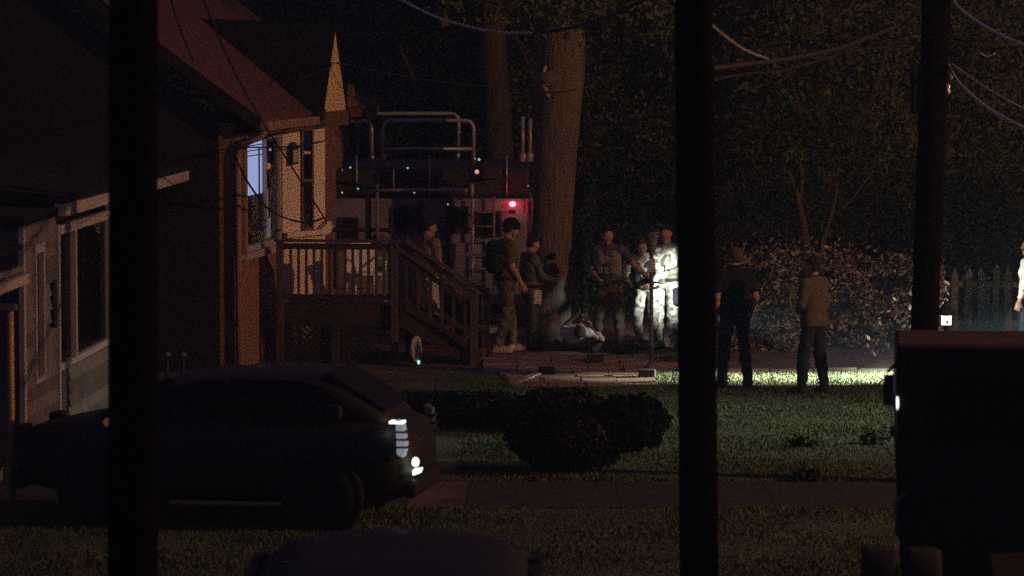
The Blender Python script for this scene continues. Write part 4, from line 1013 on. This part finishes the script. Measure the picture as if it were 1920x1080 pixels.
def hand(J, sd, palm, curl=.9):
    el, wr = np.array(J['el' + sd]), np.array(J['wr' + sd]); d = norm(wr - el); n = norm(np.array(palm) - d * np.dot(palm, d)); s_ = np.cross(d, n)
    F = Field()
    c = wr + d * .055
    F.ell(c, (.042, .058, .017), np.array([s_, d, n]), k=.012); F.cone(wr - d * .035, wr + d * .02, .027, .026)
    th = 1 if sd == 'R' else -1
    for i, (off, L) in enumerate(((-.030, .068), (-.010, .078), (.011, .074), (.031, .058))):
        a = wr + d * .095 + s_ * off * th; b = a + norm(d * math.cos(curl * .5) + n * math.sin(curl * .5) + s_ * off * th * 3) * L * .5
        e = b + norm(d * math.cos(curl * 1.5) + n * math.sin(curl * 1.5)) * L * .5
        F.cone(a - d * .02, b, .0098, .0088, .006); F.cone(b, e, .0088, .0075, .004)
    a = wr + d * .03 - s_ * .03 * th; b = a + norm(d * .7 - s_ * .6 * th + n * .3) * .045; e = b + norm(d + n * .5) * .032
    F.cone(a, b, .0135, .011, .012); F.cone(b, e, .011, .009, .004)
    return F
def person(label, loc, yaw, h=1.78, pose=None, look=(0, 0), up=None, fwd=None, shirt='cloth_olive', sleeve='short', trousers='cloth_black', boots='boot_dark', hair='hair_dark', helmet=None, vest=None, belt='cloth_black', pouches=(), pack=None, gloves=None, hand_palm=None, curl=.9, group='officers in the yard', flat=True, seed=0, jacket_len=.0, glow_badge=None):
    s = h / 1.78
    J = {k: np.array(v, float) for k, v in BASE.items()}
    for k, v in (pose or {}).items(): J[k] = np.array(v, float)
    t = thing('person', label, 'person', loc, yaw, group)
    t.scale = (s, s, s)
    # head frame
    yw, pt_ = R(look[0]), R(look[1])
    f0 = norm((-math.sin(yw) * math.cos(pt_), math.cos(yw) * math.cos(pt_), math.sin(pt_))) if fwd is None else norm(fwd)
    u0 = norm(np.array((0, 0, 1.0)) - f0 * f0[2]) if up is None else norm(np.array(up) - f0 * np.dot(up, f0))
    r0 = np.cross(f0, u0); HM = np.array([r0, f0, u0]); hc = J['head']
    hp = lambda x, y, z: hc + r0 * x + f0 * y + u0 * z
    rv = norm(J['shR'] - J['shL']); wst = (J['pel'] * .55 + J['chest'] * .45)
    def torso(F, e=0.0, k=.05):
        ch, pl = J['chest'], J['pel']
        F.cone(ch - rv * .085, ch + rv * .085, .112 + e, k=k); F.cone(wst - rv * .06, wst + rv * .06, .105 + e, k=k); F.cone(pl - rv * .07, pl + rv * .07, .112 + e, k=k)
        F.cone(ch - rv * .05, wst - rv * .03, .115 + e, .11 + e, k); F.cone(ch + rv * .05, wst + rv * .03, .115 + e, .11 + e, k); F.cone(wst, pl, .115 + e, .118 + e, k)
        sc = (J['shL'] + J['shR']) / 2
        F.cone(J['shL'] * .9 + sc * .1, J['shR'] * .9 + sc * .1, .068 + e, k=k); F.cone(sc, ch, .085 + e, .11 + e, k)
        return F
    def leg(F, sd, e=0.0, kn=0.0, k=.03):
        hi_, kn_, an = J['hip' + sd], J['kn' + sd], J['an' + sd]
        F.cone(hi_, kn_, .088 + e, .055 + e + kn, k); c1_ = kn_ * .7 + an * .3
        F.cone(kn_, c1_, .055 + e + kn, .056 + e + kn, k); F.cone(c1_, an, .056 + e + kn, .036 + e + kn * 1.3, k); return F
    def foot(F, sd, e=0.0):
        an, kn_ = J['an' + sd], J['kn' + sd]; d = norm(an - kn_)
        fd = np.array([.0, 1, 0]) if flat else norm(np.cross(rv, d)) * -1
        fd = norm(fd + rv * (.25 if sd == 'R' else -.25)); dn = np.array([0, 0, -1.0]) if flat else d
        hl_ = an - fd * .045 + dn * .045; to = an + fd * .165 + dn * .052
        F.cone(an, hl_, .038 + e, .036 + e, .02); F.cone(hl_, to, .036 + e, .030 + e, .02); F.cone(an, an * .4 + to * .6, .04 + e, .034 + e, .03); return F
    B = torso(Field())
    for sd in 'LR':
        sh, el, wr = J['sh' + sd], J['el' + sd], J['wr' + sd]
        B.cone(sh, el, .052, .042, .03); c1_ = el * .7 + wr * .3; B.cone(el, c1_, .042, .043, .02); B.cone(c1_, wr, .043, .027, .02)
        leg(B, sd); foot(B, sd)
    B.cone(J['neck'] - (J['neck'] - J['chest']) * .25, hc - u0 * .06 - f0 * .015, .064, .055, .03)
    B.ell(hp(0, -.012, .03), (.077, .097, .098), HM, .03); B.cone(hp(0, .02, -.04), hp(0, .062, -.088), .060, .033, .03)
    B.cone(hp(-.03, .045, -.03), hp(.03, .045, -.03), .042, k=.03); B.cone(hp(-.035, .078, .035), hp(.035, .078, .035), .014, k=.02)
    B.ell(hp(-.033, .100, .012), (.020, .014, .012), HM, sub=True); B.ell(hp(.033, .100, .012), (.020, .014, .012), HM, sub=True)
    B.cone(hp(-.033, .078, .01), hp(-.0329, .078, .01), .013, k=.004); B.cone(hp(.033, .078, .01), hp(.0329, .078, .01), .013, k=.004)
    B.cone(hp(0, .085, .02), hp(0, .112, -.022), .010, .015, .012); B.cone(hp(-.022, .086, -.058), hp(.022, .086, -.058), .009, k=.008)
    for s_ in (-1, 1): B.ell(hp(s_ * .080, -.008, -.004), (.012, .024, .034), HM, .01)
    o = link(bpy.data.objects.new('body', B.mesh('body', M['skin'], .0105)), t)
    # hands of finer detail joined to the body
    bm = bmesh.new(); bm.from_mesh(o.data)
    for sd in 'LR':
        pal = (hand_palm or {}).get(sd, (rv * (-1 if sd == 'R' else 1)) + np.array([0, .3, 0]))
        hm = hand(J, sd, pal, curl).mesh('hand', M['skin'], .0055)
        bm.from_mesh(hm); bpy.data.meshes.remove(hm)
    bm.to_mesh(o.data); bm.free()
    o.data.polygons.foreach_set('use_smooth', [True] * len(o.data.polygons))
    if gloves:
        for sd in gloves: 
            g_ = hand(J, sd, (hand_palm or {}).get(sd, (rv * (-1 if sd == 'R' else 1)) + np.array([0, .3, 0])), curl).mesh('glove', M['cloth_black'], .006, grow=.006); link(bpy.data.objects.new('glove', g_), t)
    ta = norm(J['chest'] - J['pel'])
    # shirt
    F = torso(Field(), .014)
    for sd in 'LR':
        sh, el, wr = J['sh' + sd], J['el' + sd], J['wr' + sd]
        if sleeve == 'short': F.cone(sh, sh * .35 + el * .65, .066, .062, .03)
        elif sleeve == 'long': F.cone(sh, el, .066, .056, .03); F.cone(el, wr * .93 + el * .07, .056, .042, .02)
    F.cone(J['neck'] - (J['neck'] - J['chest']) * .3, J['neck'] + (hc - J['neck']) * .12, .072, .066, .02)
    if jacket_len: F.cone(J['pel'] - rv * .07, J['pel'] - rv * .08 - ta * jacket_len, .13, .125, .04); F.cone(J['pel'] + rv * .07, J['pel'] + rv * .08 - ta * jacket_len, .13, .125, .04)
    link(bpy.data.objects.new('shirt', F.mesh('shirt', M[shirt], .0115, wob=.006, cut=[(J['pel'] - ta * (.02 + jacket_len), ta)], seed=seed)), t)
    F = Field()
    F.cone(J['pel'] - rv * .065 - ta * .01, J['pel'] + rv * .065 - ta * .01, .128, k=.04); F.cone(J['pel'], (J['hipL'] + J['hipR']) / 2, .12, .10, .04)
    for sd in 'LR': leg(F, sd, .013, .008, .025)
    cuts = [(J['pel'] + ta * .04, -ta)]
    link(bpy.data.objects.new('trousers', F.mesh('trousers', M[trousers], .0115, wob=.008, cut=cuts, seed=seed + 2)), t)
    for sd in 'LR':
        F = Field(); an, kn_ = J['an' + sd], J['kn' + sd]; F.cone(an + norm(kn_ - an) * .13, an, .050, .048, .02); foot(F, sd, .012)
        link(bpy.data.objects.new('boot', F.mesh('boot', M[boots], .0105, cut=[((0, 0, .003), (0, 0, 1))] if flat else None)), t)
    if belt:
        F = Field(); F.cone(J['pel'] - rv * .068 + ta * .03, J['pel'] + rv * .068 + ta * .03, .138, k=.03)
        link(bpy.data.objects.new('belt', F.mesh('belt', M[belt], .011, cut=[(J['pel'] + ta * .005, ta), (J['pel'] + ta * .055, -ta)])), t)
    if hair:
        F = Field(); F.ell(hp(0, -.016, .036), (.086, .103, .103), HM, .02); F.cone(hp(-.05, -.05, -.03), hp(.05, -.05, -.03), .048, k=.02)
        link(bpy.data.objects.new('hair', F.mesh('hair', M[hair], .009, wob=.004, cut=[(hp(0, .045, .055), -f0 * .8 + u0 * .75)], seed=seed)), t)
    if helmet:
        F = Field(); F.ell(hp(0, -.015, .045), (.108, .128, .118), HM, .02)
        ho = link(bpy.data.objects.new('helmet', F.mesh('helmet', M[helmet], .010, cut=[(hp(0, 0, .012), u0 + f0 * -.25)])), t)
        F = Field(); F.cone(hp(-.09, .0, .02), hp(-.05, .045, -.09), .009); F.cone(hp(.09, .0, .02), hp(.05, .045, -.09), .009); link(bpy.data.objects.new('chin_strap', F.mesh('chin_strap', M['cloth_black'], .008)), ho)
    fv = norm(np.cross(ta, rv)) * 1.0
    fv = fv if flat is None or np.dot(fv, (0, 1, 0)) > -.2 else -fv
    if vest:
        F = Field(); ch = J['chest']
        F.cone(ch - rv * .085, ch + rv * .085, .145, k=.04); F.cone(ch - rv * .07 - ta * .14, ch + rv * .07 - ta * .14, .142, k=.04); F.cone(ch - rv * .1 + ta * .1, ch + rv * .1 + ta * .1, .10, k=.04)
        vo = link(bpy.data.objects.new('vest', F.mesh('vest', M[vest], .011, wob=.004, cut=[(ch - ta * .22, ta), (ch + ta * .155, -ta)])), t)
        for q, (a, b_, c_) in enumerate(((-.09, -.13, .0), (0, -.14, .0), (.09, -.13, 0), (.08, .03, 0))):
            c = ch + rv * a + ta * b_ + fv * .150
            rot = Matrix((tuple(rv), tuple(fv), tuple(ta))).transposed()
            MB().box(tuple(c), (.07, .055, .10), rot).build('pouch', M[vest], vo, bevel=.012)
    for (sd, off, dims, m_) in pouches:
        rot = Matrix((tuple(rv), tuple(fv), tuple(ta))).transposed(); c = J['pel'] + rv * off[0] + fv * off[1] + ta * off[2]
        MB().box(tuple(c), dims, rot).build(sd, M[m_], t, bevel=.015)
    if pack:
        F = Field(); c = J['chest'] - fv * .17; F.cone(c - rv * .07 - ta * .14, c + rv * .07 - ta * .14, .10, k=.05); F.cone(c - rv * .06 + ta * .1, c + rv * .06 + ta * .1, .085, k=.05); F.cone(c - ta * .1, c + ta * .1, .12, k=.05)
        link(bpy.data.objects.new('backpack', F.mesh('backpack', M[pack], .012, wob=.005)), t)
    return t, J
def gp(px, py):
    Y = CAM_H * FPX / (py - 76); return (xat(px, Y), Y, 0)
RIGHT = R(-90)
# 1 man behind the stairs, back half turned, looking right
p = at(802, 640, 52.6)
person('man in a tan t-shirt with cropped hair standing behind the deck stairs', (p.x, p.y, 0), R(-50), 1.86, dict(elR=(.27, .0, 1.15), wrR=(.22, .12, .93), elL=(-.25, -.04, 1.15)), look=(-20, -8), shirt='cloth_tan', trousers='cloth_light', hair='hair_dark', seed=1)
# 2 tall officer in profile
p = gp(948, 662)
person('tall officer in an olive t-shirt and tan boots, looking down to the right', p, R(-72), 1.92, dict(neck=(0, .02, 1.49), head=(0, .08, 1.65), elR=(.22, .02, 1.16), wrR=(.17, .17, .93), elL=(-.24, .05, 1.16), wrL=(-.18, .2, .98), knL=(-.10, .10, .51), anL=(-.12, .14, .09), anR=(.12, -.16, .09), knR=(.11, -.02, .50)),
       look=(0, -22), shirt='cloth_olive', trousers='camo', boots='boot_tan', hair='hair_dark', helmet='cloth_black', pack='cloth_black', seed=2)
# 3 shorter officer with a raised hand
p = gp(993, 656)
person('shorter officer in camouflage raising a gloved hand beside the thick tree', p, R(-68), 1.66, dict(elL=(-.24, .20, 1.30), wrL=(-.14, .36, 1.42), elR=(.24, .10, 1.17), wrR=(.16, .31, 1.10), head=(0, .06, 1.655), anL=(-.14, .1, .09), knL=(-.12, .1, .5)),
       look=(0, -14), shirt='camo', sleeve='long', trousers='camo', boots='boot_dark', hair='hair_dark', vest='vest_green', gloves='L', pouches=(('holster', (.16, .06, -.14), (.08, .14, .22), 'cloth_light'),), seed=3)
# 4 person lying on the ground, head towards the camera
p = gp(1084, 664)
person('person in a white shirt lying on the ground with both forearms raised', (p[0], p[1], .0), 0, 1.75,
       dict(head=(.03, .04, .34), neck=(.02, .17, .30), chest=(0, .36, .28), pel=(0, .72, .14), shL=(-.19, .22, .29), shR=(.19, .22, .29), hipL=(-.09, .78, .11), hipR=(.09, .78, .11), knL=(-.14, 1.18, .26), knR=(.14, 1.18, .20), anL=(-.14, 1.55, .07), anR=(.16, 1.58, .07),
            elL=(-.20, .40, .36), wrL=(-.03, .26, .54), elR=(.35, .16, .20), wrR=(.17, .20, .46)), fwd=(.15, .1, 1), up=(0, -1, .15), shirt='cloth_white', trousers='cloth_navy', hair='hair_brown', belt=None, flat=False, group='person on the ground', hand_palm={'L': (0, -.5, .8), 'R': (-.6, -.4, .5)}, curl=.7, seed=4)
# 5 officer in a vest reaching to the right
p = gp(1143, 662)
person('officer in a pale vest and grey shirt reaching an arm towards the lamp post', p, R(168), 1.84, dict(elL=(-.38, .16, 1.24), wrL=(-.58, .22, 1.07), elR=(.25, .03, 1.16), wrR=(.14, .22, 1.06), shL=(-.19, .04, 1.43), anL=(-.16, .02, .09), anR=(.17, -.02, .09), knL=(-.14, .05, .5), knR=(.15, .02, .5), head=(.03, .05, 1.655)),
       look=(28, -22), shirt='cloth_dim', trousers='jacket_tan', boots='boot_dark', hair='hair_dark', vest='vest_pale', seed=5)
# 6 bent officer in bright camouflage
p = gp(1213, 656)
person('brown haired officer in pale camouflage bending forward behind the lamp post', p, R(158), 1.72, dict(pel=(0, -.06, .95), chest=(0, .08, 1.26), neck=(0, .15, 1.43), head=(0, .23, 1.57), shL=(-.18, .13, 1.38), shR=(.18, .13, 1.38), elL=(-.27, .22, 1.14), wrL=(-.20, .40, 1.02), elR=(.28, .24, 1.13), wrR=(.16, .42, 1.04), hipL=(-.09, -.05, .92), hipR=(.09, -.05, .92), knL=(-.13, .08, .5), knR=(.13, .05, .5)),
       look=(20, -25), shirt='camo_pale', sleeve='long', trousers='camo_pale', boots='boot_tan', hair='hair_brown', vest='cloth_navy', pouches=(('thigh_pouch', (-.17, .02, -.25), (.08, .12, .2), 'cloth_navy'), ('thigh_pouch', (.17, .05, -.2), (.09, .12, .22), 'cloth_black')), seed=6)
# 7 officer by the pole
p = gp(1250, 656)
person('officer in a green jacket and pale camouflage standing against the thick utility pole', p, R(150), 1.83, dict(elL=(-.26, .05, 1.16), wrL=(-.14, .24, 1.10), elR=(.26, .06, 1.16), wrR=(.15, .25, 1.05), anL=(-.15, .05, .09), anR=(.14, -.05, .09)),
       look=(15, -18), shirt='vest_green', sleeve='long', trousers='camo_pale', boots='boot_tan', hair='hair_dark', vest='camo_pale', pouches=(('holster', (-.19, .04, -.2), (.09, .14, .24), 'cloth_navy'),), seed=7)
# 8 man in black seen from behind
p = gp(1378, 730)
person('bare headed man in black seen from behind right of the thick utility pole', p, R(12), 1.84, dict(elR=(.26, -.03, 1.15), wrR=(.22, .06, .90), anL=(-.16, .02, .09), anR=(.17, -.02, .09), knL=(-.13, .04, .5), knR=(.14, .03, .5)), look=(-14, 0), shirt='cloth_black', trousers='cloth_navy', hair='hair_brown', seed=8)
# 9 man in tan jacket with folded arms
p = gp(1526, 742)
person('man in a tan jacket and dark trousers standing in the middle of the lawn', p, R(50), 1.76, dict(elR=(.25, .0, 1.16), wrR=(.12, .20, 1.10), elL=(-.25, .02, 1.17), wrL=(-.05, .21, 1.08), anL=(-.17, .06, .09), anR=(.17, -.06, .09), knL=(-.14, .06, .5), knR=(.14, .0, .5), chest=(0, .01, 1.31), shL=(-.205, 0, 1.44), shR=(.205, 0, 1.44)), look=(10, -6), shirt='jacket_tan', sleeve='long', trousers='cloth_navy', hair='hair_dark', belt=None, jacket_len=.06, pouches=(('radio', (.15, .02, .0), (.05, .07, .13), 'cloth_black'),), seed=9)
# 10 person at the right edge
p = (xat(1932, 49.0), 49.0, 0)
person('partly seen person in a bright white shirt cut off by the right edge', p, R(60), 1.78, dict(elL=(-.26, -.02, 1.16)), shirt='cloth_white', sleeve='long', trousers='cloth_navy', hair='hair_dark', seed=10)

# ================================================================== NIGHT MIST
hz = MB().bx(-90, 90, -8, 190, -1, 19.5).build('haze', None); tag(hz, kind='stuff')
hm = bpy.data.materials.new('haze'); hm.use_nodes = True; nt = hm.node_tree
nt.nodes.remove(nt.nodes['Principled BSDF'])
pvn = nt.nodes.new('ShaderNodeVolumePrincipled'); pvn.inputs['Color'].default_value = (.32, .60, 1.0, 1); pvn.inputs['Density'].default_value = .0016
nt.links.new(pvn.outputs[0], nt.nodes['Material Output'].inputs['Volume']); hz.data.materials.append(hm)
